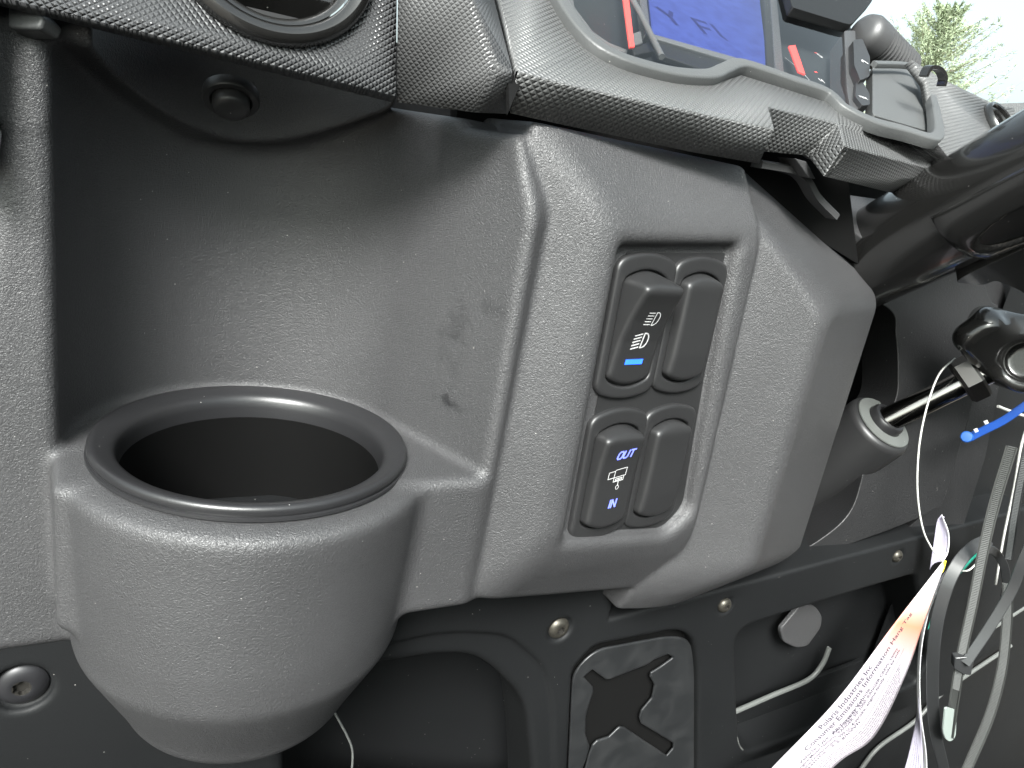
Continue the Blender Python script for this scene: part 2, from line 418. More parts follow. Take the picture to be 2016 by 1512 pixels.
# ------------------------------------------------------------------ textured upper trim
def shell(name, verts, faces, mat, parent=None, thick=3.0, bev=1.2, rot=0.0, seg=3):
    V = [A(v, float) for v in verts]; uv = []; FF = []
    for f in faces:
        p = [V[i] for i in f]; n = np.cross(p[1]-p[0], p[2]-p[0]); n /= np.linalg.norm(n)
        if n@(-p[0]) < 0: f = f[::-1]; n = -n
        FF.append(f)
        ex = np.cross([0, 0, 1.], n); ex /= np.linalg.norm(ex); ez = np.cross(n, ex)
        c, s = math.cos(rot), math.sin(rot)
        uv += [(c*(V[i]@ex)-s*(V[i]@ez), s*(V[i]@ex)+c*(V[i]@ez)) for i in f]
    o = mesh(name, V, FF, mat, parent, uv=uv)
    if bev: bevel(o, bev, seg, 12)
    if thick:
        sm = o.modifiers.new('thickness', 'SOLIDIFY'); sm.thickness = thick*.001; sm.offset = -1
    return autosmooth(o, 18)
PF1 = plane(at(80, 15, 213), at(775, 187, 206), at(600, -200, 228))
PF3 = plane(at(1020, 140, 195), at(1517, 256, 195), at(1400, 160, 217), (0, -1, 1))
PF2 = plane(at(781, 198, 208), at(940, 221, 198), at(972, 134, 195))
ut = empty('upper_trim', at(600, 190, 206))
tag(ut, 'black knurled upper dashboard trim above the cup holder recess, with the round air vent in it', 'dashboard trim')
def holed(outer, c, r, pl):
    from mathutils.geometry import tessellate_polygon
    ex = np.cross([0, 0, 1.], pl[0]); ex /= np.linalg.norm(ex); ez = np.cross(pl[0], ex)
    ring = [c+ex*r*math.cos(a)+ez*r*math.sin(a) for a in np.linspace(0, 2*math.pi, 64, endpoint=False)]
    P = [A(p) for p in outer]+ring
    return P, [tuple(t) for t in tessellate_polygon([[Vector(p) for p in outer], [Vector(p) for p in ring]])]
VC1 = on(540, -104, PF1)
left_face = shell('vent_face', *holed([on(x, y, PF1) for x, y in ((-60, -260), (-60, -20), (78, 13), (779, 189), (786, -420), (-60, -420))], VC1, 26.0, PF1), M['knurl'], ut, thick=4, bev=0, rot=.12)
v = [on(x, y, PF2) for x, y in ((786, -260), (781, 201), (940, 222), (972, 134), (934, 0), (870, -260))]
v += [on(1009, 140, PF3), on(973, 0, PF3), on(900, -260, PF3), at(1000, 224, 200)]
shell('side_face', v, [(0, 1, 2, 3, 4, 5), (4, 3, 6, 7), (5, 4, 7, 8), (3, 2, 9, 6)], M['knurl3'], ut, thick=4, bev=1.6, rot=.03)
# trim around the cluster; a black filler stands for shade in its gap
gb = empty('cluster_surround', at(1400, 300, 195))
tag(gb, 'black knurled dashboard trim around the instrument cluster, with a stepped notch in its lower edge', 'dashboard trim')
fp = lambda x, y, d=0: on(x, y, shift(PF3, d))
V3 = [fp(1021, 142), fp(1111, 166), fp(1360, 220), fp(1524, 255),            # 0-3 fold
      at(1005, 223, 201), at(1100, 244, 201), at(1360, 299, 201), at(1494, 322, 201),  # 4-7 lower edge
      fp(985, 0), fp(925, -200),                                          # 8-9 gap edge
      fp(1095, 0), fp(1170, 100), fp(1250, 140), fp(1400, 168), fp(1460, 148), fp(1640, 205), fp(1700, 248), fp(1848, 286),  # 10-17 under the bezel
      fp(1512, 211), at(1494, 297, 213),                                   # 18-19
      fp(1652, 243), at(1590, 306, 213), fp(1662, 286), at(1622, 347, 204),  # 20-23
      at(1900, 352, 236), at(1860, 405, 262), fp(1080, -200)]
F3 = [(0, 1, 5, 4), (1, 2, 6, 5), (2, 3, 7, 6), (9, 8, 10, 26), (8, 0, 11, 10), (0, 1, 12, 11), (1, 2, 13, 12), (2, 3, 18, 14, 13), (18, 20, 15, 14),
      (18, 20, 21, 19), (20, 22, 23, 21), (22, 24, 25, 23), (20, 22, 24, 17, 16, 15)]
shell('trim_face', V3, F3, M['knurl2'], gb, thick=3, bev=.6, rot=.03, seg=2)
# matt black sheet added so the gap and notch look shaded
sl_ = slab('gap_filler', [(900, 130), (1300, 190), (1660, 270), (1690, 520), (1560, 440), (1460, 345), (1100, 275), (900, 236)], plane((0, 236, 0), (1, 236, 0), (0, 236, 1)), 6, M['void'], gb, 0)
sweep('inner_rib', spline([at(x, y, 222) for x, y in ((1490, 322), (1555, 334), (1582, 352), (1604, 388), (1640, 425))], 6), [(-3, -1.5), (3, -1.5), (3, 1.0), (2, 1.6), (-2, 1.6), (-3, 1.0)], M['fine'], gb)
slab('inner_rib', [(1566, 312), (1588, 318), (1606, 352), (1592, 350)], plane((0, 214, 0), (1, 214, 0), (0, 214, 1)), 10, M['fine'], gb, .4)
slab('seam_filler', [(890, -200), (965, 0), (1000, 140), (1003, 215), (1034, 142), (996, 0), (930, -200)], shift(PF3, -3.4), 2, M['void'], gb, 0)  # black strip laid in the seam to stand for its shade

# bezel ridge around the instruments
path = [(1060, -120), (1078, -55), (1103, 0), (1137, 52), (1175, 90), (1215, 112), (1260, 128), (1330, 145), (1395, 149), (1425, 138), (1450, 128), (1480, 131), (1560, 158), (1628, 182), (1662, 212), (1720, 241), (1780, 257), (1830, 272), (1845, 268), (1847, 250), (1838, 200), (1822, 155), (1806, 134), (1780, 126), (1722, 124)]
pp = spline([on(x, y, shift(PF3, 2.0)) for x, y in path], 8)
prof = [(-2.9, -3.5), (-2.9, .6), (-2.5, 1.1), (-1.9, 1.25), (1.6, 1.25), (2.2, 1.1), (2.6, .5), (2.6, -3.5)]
br = sweep('bezel_ridge', pp, prof, M['bezel'], gb, up=[PF3[0]]*len(pp), scale=[1.0-.45*min(1, max(0, (i-len(pp)*.78)/(len(pp)*.12))) for i in range(len(pp))])

# ------------------------------------------------------------------ instrument cluster
ic = empty('instrument_cluster', at(1420, 130, 235))
tag(ic, 'instrument cluster with blue screen, red needles and clear lens behind the bezel', 'instrument cluster')
PG = shift(PF3, -13)
g = lambda x, y, d=0: on(x, y, shift(PG, d))
def gslab(name, pix, d, th, mat, bev=.4, r=0): return slab(name, rounded(pix, r) if r else pix, shift(PG, d), th, mat, ic, bev)
M['face'] = plastic('gauge_face', (.008, .010, .011), .5, 2000, .02)
gslab('back_plate', [(1000, -300), (1180, 170), (1660, 260), (1700, 220), (1676, 60), (1600, -300)], -9, 3, M['face'], 0)
M['lcd'], n, b = mat_new('blue_lcd')
tc = node(n, 'ShaderNodeTexCoord'); no = node(n, 'ShaderNodeTexNoise', i_Scale=160.0, i_Detail=2.0); link(n, tc.outputs['Object'], no.inputs['Vector'])
cr = node(n, 'ShaderNodeValToRGB'); cr.color_ramp.elements[0].color = (.014, .022, .105, 1); cr.color_ramp.elements[1].color = (.020, .032, .135, 1)
cr.color_ramp.elements[0].position = .35; cr.color_ramp.elements[1].position = .65
link(n, no.outputs[0], cr.inputs[0]); link(n, cr.outputs[0], b.inputs['Base Color']); link(n, cr.outputs[0], b.inputs['Emission Color']); b.inputs['Emission Strength'].default_value = .08; b.inputs['Roughness'].default_value = .35
gslab('lcd_screen', [(1255, -220), (1284, 66), (1512, 142), (1478, -150)], -2, 1, M['lcd'], 0)
gslab('screen_frame', [(1284, 66), (1286, 74), (1446, 122), (1450, 113)], -1.2, 2.5, M['bezel'])
gslab('screen_frame', [(1287, 76), (1300, 108), (1420, 150), (1440, 122)], -2.5, 2.5, M['lower'])
gslab('screen_frame', [(1250, -120), (1260, 0), (1270, 70), (1282, 68), (1274, 0), (1262, -120)], -.3, 4, M['dash'])
gslab('screen_frame', [(1478, -150), (1504, 0), (1512, 150), (1530, 156), (1518, 0), (1496, -150)], -.6, 3, M['lower'])
gslab('screen_frame', [(1496, -150), (1517, 0), (1528, 160), (1546, 165), (1530, 0), (1512, -150)], 0.4, 5, M['dash'])
tube('strut', [g(1228, -30, 2), g(1262, 30, 2), g(1303, 112, 2)], 1.3, M['bezel'], ic)
M['red'] = flat('red_needle', (.75, .06, .05), .4)
gslab('needle', [(1212, -120), (1228, 2), (1240, 92), (1250, 92), (1239, 0), (1224, -120)], 1.5, 1.2, M['red'], .3)
gslab('needle', [(1553, 90), (1572, 140), (1586, 146), (1566, 88)], -1, 1.2, M['red'], .3)
gslab('needle_hub', [(1195, -140), (1205, -60), (1248, -60), (1240, -140)], 2, 5, M['lower'], 1)
gslab('dial_trim', [(1105, -60), (1120, 20), (1160, 72), (1195, 92), (1235, 104), (1236, 98), (1200, 84), (1168, 62), (1132, 14), (1118, -60)], -3, 2, M['bezel'], .4)
gslab('segment_block', [(1243, 66), (1262, 60), (1266, 84), (1247, 90)], -1, 3, M['bezel'], .4)
gslab('segment_block', [(1240, 92), (1275, 84), (1290, 100), (1250, 108)], -2, 3, M['lower'], .4)
# gauge marks on the right dial
def strokes(name, lines, fn, w, mat, parent, th=.12):
    """flat printed strokes: lines of 2D points mapped by fn(u, v, lift) to space"""
    V = []; F = []
    for L in lines:
        L = [np.array(p, float) for p in L]
        for i in range(len(L)-1):
            a, b_ = L[i], L[i+1]; t = b_-a; l = np.linalg.norm(t)
            if l < 1e-6: continue
            t /= l; s = A([-t[1], t[0]])*w/2; a2, b2 = a-t*w*.3, b_+t*w*.3
            k = len(V); V += [fn(*(a2-s), th), fn(*(b2-s), th), fn(*(b2+s), th), fn(*(a2+s), th)]
            F.append((k, k+1, k+2, k+3))
    return mesh(name, V, F, mat, parent, smooth=False)
GL = {'0': [[(0, 0), (0, 1), (.6, 1), (.6, 0), (0, 0)]], '3': [[(0, 1), (.6, 1), (.6, 0), (0, 0)], [(.1, .5), (.6, .5)]], '4': [[(0, 1), (0, .45), (.6, .45)], [(.6, 1), (.6, 0)]],
      '5': [[(.6, 1), (0, 1), (0, .5), (.6, .5), (.6, 0), (0, 0)]], '7': [[(0, 1), (.6, 1), (.3, 0)]],
      'O': [[(.15, 0), (0, .2), (0, .8), (.15, 1), (.5, 1), (.65, .8), (.65, .2), (.5, 0), (.15, 0)]], 'U': [[(0, 1), (0, .2), (.15, 0), (.5, 0), (.65, .2), (.65, 1)]],
      'T': [[(0, 1), (.7, 1)], [(.35, 1), (.35, 0)]], 'I': [[(.1, 0), (.1, 1)]], 'N': [[(0, 0), (0, 1), (.6, 0), (.6, 1)]], 'F': [[(0, 0), (0, 1), (.6, 1)], [(0, .5), (.5, .5)]],
      'E': [[(.6, 0), (0, 0), (0, 1), (.6, 1)], [(0, .5), (.5, .5)]], 'L': [[(0, 1), (0, 0), (.6, 0)]], 'Y': [[(0, 1), (.3, .5), (.6, 1)], [(.3, .5), (.3, 0)]],
      'M': [[(0, 0), (0, 1), (.4, .4), (.8, 1), (.8, 0)]], 'D': [[(0, 0), (0, 1), (.4, 1), (.6, .8), (.6, .2), (.4, 0), (0, 0)]]}
def word(txt, h, gap=.28):
    out = []; x = 0
    for ch in txt:
        if ch == ' ': x += .7; continue
        gl = GL[ch]; w_ = max(p[0] for l in gl for p in l)
        out += [[((p[0]+x)*h, p[1]*h) for p in l] for l in gl]; x += w_+gap
    return out, (x-gap)*h
gx = A([1., 0, 0]); gz = np.cross(gx, PG[0]); gz = gz if gz[2] > 0 else -gz
def gmap(px, py, d):
    o0 = g(px, py, d)
    return lambda u, v_, l: o0+gx*u+gz*v_+PG[0]*l
M['lcdink'] = flat('lcd_dark_segments', (.003, .004, .05), .4)
L, w_ = word('Y FUEL', 13.5, .3); strokes('lcd_letters', L, gmap(1318, 44, -1.95), 2.5, M['lcdink'], ic)
for ch, x, y in (('7', 1588, 12), ('5', 1614, 112), ('4', 1618, 162)):
    L, _w = word(ch, 3.6); strokes('dial_number', L, gmap(x, y, -8.9), .7, M['white'], ic)
for x, y in ((1604, 104), (1604, 142), (1563, 14), (1580, 18)):
    strokes('dial_mark', [[(0, 0), (2.2, .6)]], gmap(x, y, -8.9), 1.0, M['red'], ic)
strokes('dial_arc', [[(0, 0), (1.5, 9), (1, 18), (-2, 27)]], gmap(1602, 170, -8.9), .35, M['white'], ic)
# lens
lens, n, b = mat_new('clear_lens'); n.nodes.remove(b)
gl_ = node(n, 'ShaderNodeBsdfGlossy', i_Roughness=.04); tr = node(n, 'ShaderNodeBsdfTransparent'); fr = node(n, 'ShaderNodeFresnel', i_IOR=1.2); mx = node(n, 'ShaderNodeMixShader')
link(n, fr.outputs[0], mx.inputs[0]); link(n, tr.outputs[0], mx.inputs[1]); link(n, gl_.outputs[0], mx.inputs[2]); link(n, mx.outputs[0], n.nodes['Material Output'].inputs[0])
mesh('lens', [g(x, y, 7) for x, y in ((1060, -250), (1120, 60), (1250, 120), (1400, 150), (1620, 200), (1680, 210), (1660, 50), (1600, -250))], [tuple(range(8))], lens, ic, smooth=False)
# hood, button column
gslab('hood', rounded([(1500, -200), (1560, 14), (1664, 46), (1676, 48), (1716, 4), (1740, -60), (1700, -220)], 5), 11, 5, M['lower'], 1.0)
gslab('button_frame', rounded([(1662, 60), (1668, 180), (1674, 212), (1690, 216), (1684, 60)], 4), 8, 12, M['fine'], 1)
gslab('button', rounded([(1680, 78), (1682, 128), (1694, 158), (1712, 150), (1713, 112), (1698, 76)], 4), 12, 8, M['switch'], 1)
gslab('button', rounded([(1686, 160), (1684, 190), (1698, 208), (1713, 206), (1712, 184), (1698, 160)], 4), 10, 8, M['switch'], 1)
strokes('button_arrow', [[(0, 0), (2, 2.4), (4, 0)]], gmap(1698, 122, 12.1), 1.1, M['white'], ic)
L, _w = word('MODE', 1.5); strokes('button_text', L, gmap(1694, 192, 10.1), .3, M['white'], ic)
pod = slab('side_pocket', rounded([(1718, 128), (1800, 130), (1815, 152), (1842, 262), (1718, 226)], 8), shift(PF3, -3), 5, M['bezel'], gb, 1.5)

# ribbed post behind the cluster
po = empty('ribbed_post', at(1730, 120, 330))
tag(po, 'black ribbed plastic post standing behind the instrument cluster against the sky', 'post')
c0, c1 = at(1712, 72, 330), at(1790, 150, 330)
ax = (c1-c0)/np.linalg.norm(c1-c0); L_ = np.linalg.norm(c1-c0)
lathe('cap', c0-ax*9, ax, [(0, 0), (6, .3), (10, 2.4), (11.6, 6), (11.8, 15)], M['fine'], po, 40)
pr = []
for i in range(11): pr += [(10.2, 15+i*3.0-.2), (10.2, 15+i*3.0+1.0), (11.6, 15+i*3.0+1.5), (11.6, 15+i*3.0+2.3)]
lathe('ribs', c0-ax*9, ax, pr, M['fine'], po, 40, ang=20)

# far dashboard top with the second vent
fd = empty('far_trim', at(1880, 330, 225))
tag(fd, 'black knurled dashboard top at the right, behind the steering column', 'dashboard trim')
PFD = plane(at(1800, 130, 262), at(1850, 300, 226), at(1990, 330, 240))
shell('top_face', *holed([on(x, y, PFD) for x, y in ((1795, 118), (1860, 158), (1962, 207), (2060, 225), (2060, 420), (1850, 420), (1850, 290), (1826, 160))], on(1972, 250, PFD), 14.6, PFD), M['knurl2'], fd, thick=4, bev=0, rot=.5)
slab('top_edge', [(1960, 203), (2060, 200), (2060, 240), (2016, 236)], plane(at(1960, 203, 282), at(2060, 203, 282), at(2016, 240, 270)), 6, M['knurl2'], fd, .5, uvrot=.3)
def vent(c, r, pl, mat, par=None):
    vt = empty('air_vent', c)
    n_ = pl[0]
    lathe('outer_ring', c, n_, [(r*.80, -14), (r*.82, 1.5), (r*.86, 2.6), (r*.93, 3.0), (r*.98, 2.2), (r*1.0, .8), (r*1.0, -3)], mat, vt, 96)
    lathe('inner_ring', c, n_, [(r*.70, -14), (r*.70, -1.0), (r*.74, .4), (r*.80, .9)], M['gloss'], vt, 96)
    lathe('barrel', c, n_, [(0, -13), (r*.70, -13)], M['lower'], vt, 48)
    ex = np.cross(n_, [0, 0, 1.]); ex /= np.linalg.norm(ex); ez = np.cross(n_, ex)
    for k in range(3):
        off = (k-1)*r*.38; hw = math.sqrt((r*.69)**2-off**2)
        a = c+ez*off-n_*6
        V_ = [a-ex*hw-n_*3.5+ez*1.2, a+ex*hw-n_*3.5+ez*1.2, a+ex*hw+n_*3.5-ez*1.2, a-ex*hw+n_*3.5-ez*1.2]
        o = mesh('vane', V_, [(0, 1, 2, 3)], mat, vt, smooth=False); sm = o.modifiers.new('t', 'SOLIDIFY'); sm.thickness = .0012
    return vt
v1 = vent(on(540, -104, shift(PF1, 1)), 26.2, PF1, M['gloss'])
tag(v1, 'round glossy black air vent in the knurled trim above the cup holder', 'air vent')
v2 = vent(on(1972, 250, shift(PFD, 1)), 15, PFD, M['gloss'])
tag(v2, 'small round black air vent beside the steering column at the right edge', 'air vent')
hk = empty('dashboard_clip', at(1838, 160, 300)); tag(hk, 'small black curved clip on top of the dashboard in front of the fir tree', 'clip')
sweep('hook', spline([at(1818, 150, 236), at(1828, 133, 236), at(1846, 136, 236), at(1856, 152, 236), at(1853, 170, 236)], 8), [(-2, -.8), (2, -.8), (2, .8), (-2, .8)], M['gloss'], hk)

# ------------------------------------------------------------------ switches
def sdf_obj(name, f, lo, hi, h, mat, parent, xf=None):
    V, Q = nets(f, lo, hi, h)
    if xf is not None: V = xf(V)
    return mesh(name, V, Q, mat, parent)
swN = PA0[0]; FLOOR = 6.0
def sw_frame(px, py):
    o = on(px, py, shift(PA0, -FLOOR))
    return o, (lambda V: o+np.outer(V[:, 0]*1.13, pax)+np.outer(V[:, 1], swN)+np.outer(V[:, 2], paz)), (lambda u, d, w: o+pax*u*1.13+swN*d+paz*w)
def outline(x, z, w, h, r, bulge=1.6):
    top = z-(h-bulge*(x/w)**2*2); bot = -z-(h-bulge*(x/w)**2*2)
    return smax(smax(np.abs(x)-w, top, r), bot, r)
def make_switch(px, py, kind, label):
    o, xf, pt = sw_frame(px, py); t = empty('rocker_switch' if kind in ('light', 'winch') else 'switch_blank', o)
    tag(t, label, 'switch' if kind in ('light', 'winch') else 'blank plate', 'switches in the switch pod')
    def bez(P):
        x, y, z = P.T
        d = smax(outline(x, z, 12.9, 26.0, 3.6), smax(y-2.2, -y-2, .5), 1.6)
        return smax(d, -smax(outline(x, z+.6, 9.7, 20.8, 2.2), -y-1.0, .6), .8)
    sdf_obj('bezel', bez, (-14, -3, -28), (14, 4, 28), .55, M['switch'], t, xf)
    kz = {'light': ([-22, -19, -12, -4, 4, 10, 14.2, 16.5, 19.2, 22], [2.2, 2.8, 3.6, 4.8, 7.2, 9.8, 12.0, 11.6, 5.2, 2]),
          'winch': ([-22, -19, -10, 0, 8, 13, 15.5, 17, 19.3, 22], [4.4, 5.1, 5.3, 5.5, 6.2, 7.0, 7.4, 6.9, 3.6, 1]),
          'blank': ([-22, -19, -10, 0, 10, 14, 16, 18, 20, 22], [3.3, 4.6, 5.4, 5.6, 5.6, 5.7, 5.6, 4.8, 3.0, 1])}[kind]
    zz = np.linspace(-26, 26, 209); yy = np.interp(zz, *kz); ker = np.hanning(17); ker /= ker.sum(); yy = np.convolve(np.pad(yy, 8, mode='edge'), ker, 'valid')
    sl_ = np.sqrt(1+np.gradient(yy, zz)**2)
    def roc(P):
        x, y, z = P.T
        d = (y-np.interp(z, zz, yy)-.0*x)/np.interp(z, zz, sl_)
        wdt = 8.0-.0*y-np.maximum(y-1, 0)*.11
        return smax(smax(d, outline(x, z+.6, 9.2, 20.2, 1.5)+np.maximum(y-1, 0)*.10, 1.9), -y-1.5, .5)
    sdf_obj('rocker' if kind != 'blank' else 'blank_cover', roc, (-11, -2.5, -24), (11, 16, 24), .5, M['switch'], t, xf)
    face = lambda u, w, l: pt(u, float(np.interp(w, zz, yy))+l, w)
    return t, face
def seg(L, n=6):
    out = []
    for l in L:
        q = [l[0]]
        for a, b_ in zip(l[:-1], l[1:]):
            for k in range(1, n+1): q.append((a[0]+(b_[0]-a[0])*k/n, a[1]+(b_[1]-a[1])*k/n))
        out.append(q)
    return out
def lamp(cx, cz, s, tilt):
    D = [(.1*s+.45*s*abs(math.sin(a))**.8*1.25, .62*s*math.cos(a)) for a in np.linspace(0, math.pi, 17)]
    D = [(cx+x, cz+z) for x, z in D]; D.append(D[0])
    L = [D]
    for k in range(5):
        z = .56*s-k*.28*s
        L.append([(cx-.75*s, cz+z-tilt*s), (cx-.1*s-.0*k, cz+z)])
    return L
sw1, f1 = make_switch(1247, 643, 'light', 'headlight rocker switch with white lamp symbols and a lit blue bar, upper left')
strokes('lamp_symbol', lamp(.6, 4.6, 3.9, 0.0), f1, .34, M['white'], sw1)
strokes('lamp_symbol', lamp(-.3, -3.6, 4.4, .16), f1, .48, M['white'], sw1)
strokes('indicator_light', seg([[(-3.6, -11.6), (2.8, -11.6)]], 8), f1, 1.9, M['led'], sw1, .18)
sw2, f2 = make_switch(1353, 641, 'blank', 'plain black blank switch cover beside the headlight switch, upper right of the pod')
sw3, f3 = make_switch(1194, 931, 'winch', 'winch rocker switch with blue OUT and IN letters and a white winch symbol')
L, w_ = word('OUT', 2.9, .22); L = [[(x-w_/2+.9+.18*z, z+8.3+.08*x) for x, z in l] for l in L]; strokes('letter_print', L, f3, .62, M['bluelit'], sw3)
L, w_ = word('IN', 3.1, .25); L = [[(x-w_/2+.2+.1*z, z-11.6+.05*x) for x, z in l] for l in L]; strokes('letter_print', L, f3, .62, M['bluelit'], sw3)
wn = [[(-4.2, .4), (-1.6, .7), (-1.6, 3.4), (-4.2, 3.1), (-4.2, .4)], [(-1.6, .7), (3.4, 1.3), (3.4, 4.4), (-1.6, 3.8)], [(-1.5, .7), (-1.5, -1.0), (2.8, -.6), (2.8, 1.2)],
      [(-.7, .1), (2.1, .4), (2.1, -.2), (-.7, -.5), (-.7, .1)], [(.7, .2), (.7, -.4)], [(.8, -1.0), (.8, -2.6)], [(.8+.65*math.sin(a), -3.4+.8*math.cos(a)) for a in np.linspace(0, 2*math.pi, 13)]]
strokes('winch_symbol', wn, f3, .26, M['white'], sw3)
sw4, f4 = make_switch(1295, 916, 'blank', 'plain black blank switch cover beside the winch switch, lower right of the pod')

# ------------------------------------------------------------------ push clip under the recess roof
pc = at(455, 192, 243); up_ = A([.05, .62, .78]); up_ /= np.linalg.norm(up_)
clip = empty('push_clip', pc); tag(clip, 'round black push clip in the underside of the recess roof', 'clip')
lathe('collar', pc+up_*1.5, -up_, [(5.7, 0), (8.0, 0), (8.0, 2.6), (7.6, 3.1), (6.0, 3.1), (5.7, 2.8)], M['switch'], clip, 40)
lathe('pin', pc+up_*2, -up_, [(5.3, 0), (5.3, 5.6), (4.8, 6.5), (3.6, 7.0), (0, 7.2)], M['switch'], clip, 40)

# ------------------------------------------------------------------ left end: bracket and door-side strip
ls = slab('corner_bracket', rounded([(14, 12), (60, 6), (86, 34), (78, 56), (14, 54)], 8), plane(at(20, 30, 222), at(70, 30, 218), at(20, 54, 221)), 6, M['bezel'], None, 1.0)
tag(ls, 'small dark plastic bracket tucked under the knurled trim at the top left corner', 'bracket')
PLS = plane(at(0, 100, 232), at(20, 60, 240), at(0, 300, 232))
le = slab('end_panel', [(-60, -60), (28, -60), (22, 60), (4, 240), (-8, 330), (-60, 330)], PLS, 6, M['knurl2'], None, .5, uvrot=.2)
tag(le, 'strip of knurled black trim at the left end of the dashboard', 'trim strip')

# ------------------------------------------------------------------ steering column
a0 = at(1700, 515, 252); a1 = at(2016, 350, 182); axs = (a1-a0)/np.linalg.norm(a1-a0)
sc_ = empty('steering_column', a0); tag(sc_, 'glossy black steering column tube rising to the right', 'steering column')
rc = 24.5
lathe('tube', a0-axs*210, axs, [(rc, 0), (rc, 420)], M['gloss'], sc_, 96)
def col_pt(s, phi, r): 
    e1 = np.cross(axs, [0, 0, 1.]); e1 /= np.linalg.norm(e1); e2 = np.cross(e1, axs)
    return a0+axs*s+(e1*math.cos(phi)+e2*math.sin(phi))*r
# find the side that faces the eye
def col_uv(px, py, r=rc):
    d = ray(px, py); d = d/np.linalg.norm(d)
    oc = -a0; dd = d-axs*(d@axs); oo = oc-axs*(oc@axs)
    A_, B_, C_ = dd@dd, 2*dd@oo, oo@oo-r*r
    disc = max(B_*B_-4*A_*C_, 0); t = (-B_-math.sqrt(disc))/(2*A_); p = d*t
    s = (p-a0)@axs; q = p-a0-axs*s; e1 = np.cross(axs, [0, 0, 1.]); e1 /= np.linalg.norm(e1); e2 = np.cross(e1, axs)
    return s, math.atan2(q@e2, q@e1)
s0, f0 = col_uv(1812, 445); s1_, f1_ = col_uv(1880, 540)
# moulded cover wrapped over the tube
def cover():
    n1, n2 = 60, 60; V = []; F = []; fc = (f0+f1_)/2
    for i in range(n1+1):
        s = s0+6+(110)*i/n1
        for j in range(n2+1):
            ph = fc-1.15+2.0*j/n2
            e = min((s-s0-6)/7, 1.0); ee = min(e, 1); lift = 1.6*math.sqrt(max(0, 1-(1-ee)**2))
            w_ = min(j, n2-j)/n2*2.0*rc; lift = min(lift, 1.6*math.sqrt(max(0, 1-(1-min(w_/3, 1))**2)))
            u = (s-s0-40)/26; v_ = (ph-fc+.05)/.36
            q = u*u if u < 0 else (u/3)**2
            q += v_*v_
            dent = -6.5*max(0, 1-q)**.5 if q < 1 else 0
            V.append(col_pt(s, ph, rc+lift+dent+.2))
    for i in range(n1):
        for j in range(n2): k = i*(n2+1)+j; F.append((k, k+1, k+n2+2, k+n2+1))
    return mesh('moulded_cover', V, F, M['gloss'], sc_)
cv = cover(); fix_normals(cv)
slab('lower_flange', rounded([(1880, 556), (1905, 540), (2060, 470), (2060, 610), (2005, 570), (1960, 552), (1935, 562)], 10), plane(at(1900, 550, 196), at(2040, 500, 172), at(2040, 600, 186)), 8, M['gloss'], sc_, 2.5)

# ------------------------------------------------------------------ column shroud of the dashboard (behind the pod)
sh = empty('column_shroud', at(1700, 1100, 262)); tag(sh, 'dark plastic shroud round the steering column opening, right of the switch pod', 'shroud')
P0 = plane(at(1755, 600, 262), at(1940, 620, 246), at(1600, 1090, 240))
pts = spline([(1640, 520), (1760, 560), (1900, 505), (1950, 590), (1963, 625), (1905, 830), (1862, 975), (1838, 1005), (1760, 1040), (1640, 1085), (1545, 1135), (1480, 1150), (1440, 1120), (1560, 1090), (1625, 1055), (1672, 1010), (1695, 950), (1715, 850), (1762, 790), (1768, 720), (1764, 660), (1752, 610), (1650, 560)], 6)
slab('shroud_face', [tuple(p[:2]) for p in pts], P0, 30, M['dashdark'], sh, 5, 4)
slab('shroud_wing', rounded([(1900, 505), (1975, 560), (1990, 640), (1940, 900), (1895, 1040), (1830, 1062), (1700, 1110), (1860, 980), (1905, 830), (1960, 625)], 6), shift(P0, -14), 20, M['dashdark'], sh, 2)
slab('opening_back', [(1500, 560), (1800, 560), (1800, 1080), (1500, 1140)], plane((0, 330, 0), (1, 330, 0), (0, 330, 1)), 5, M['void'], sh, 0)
slab('upper_bridge', rounded([(1592, 370), (1660, 382), (1775, 398), (1800, 430), (1700, 470), (1664, 446), (1622, 412)], 5), plane(at(1592, 372, 252), at(1775, 398, 272), at(1660, 440, 240)), 10, M['dash'], sh, 2)

# ------------------------------------------------------------------ tilt strut: boot, rod, nut and yoke
r0 = at(1640, 905, 268); r1 = at(1752, 822, 243); r2 = at(1895, 752, 222)
ax1 = (r1-r0)/np.linalg.norm(r1-r0); ax2 = (r2-r1)/np.linalg.norm(r2-r1)
ts = empty('tilt_strut', r0); tag(ts, 'tilt strut: black cylinder with a polished rod and hex nut below the steering column', 'strut')
lathe('cylinder', r1-ax1*72, ax1, [(20, 0), (20.5, 62), (20, 64.5), (18.6, 66), (17.5, 66.3), (9.4, 67.5), (9.2, 70), (8.2, 70.6), (0, 70.6)], M['switch'], ts, 72)
M['caplit'] = plastic('skylit_cap', (.09, .095, .09), .45, 1500, .03)  # end face paler and greener, sky light put into the colour
lathe('end_cap', r1-ax1*6, ax1, [(17.2, .5), (17.6, .9), (17.4, 1.6), (11.0, 2.2), (10.6, 1.4)], M['caplit'], ts, 64)
lathe('seal', r1-ax1*6, ax1, [(10.6, 1), (10.4, 5.0), (9.4, 6.4), (7.6, 6.6), (7.4, 3)], M['liner'], ts, 48)
lathe('rod', r1-ax1*4, ax2, [(7.2, -6), (7.2, 62)], M['rod'], ts, 48)
lathe('hex_nut', r2-ax2*1.5, ax2, [(0, 0), (11.5, 0), (13.4, 1.6), (13.4, 9), (12, 10.5), (0, 10.5)], M['metal'], ts, 6, ang=20)

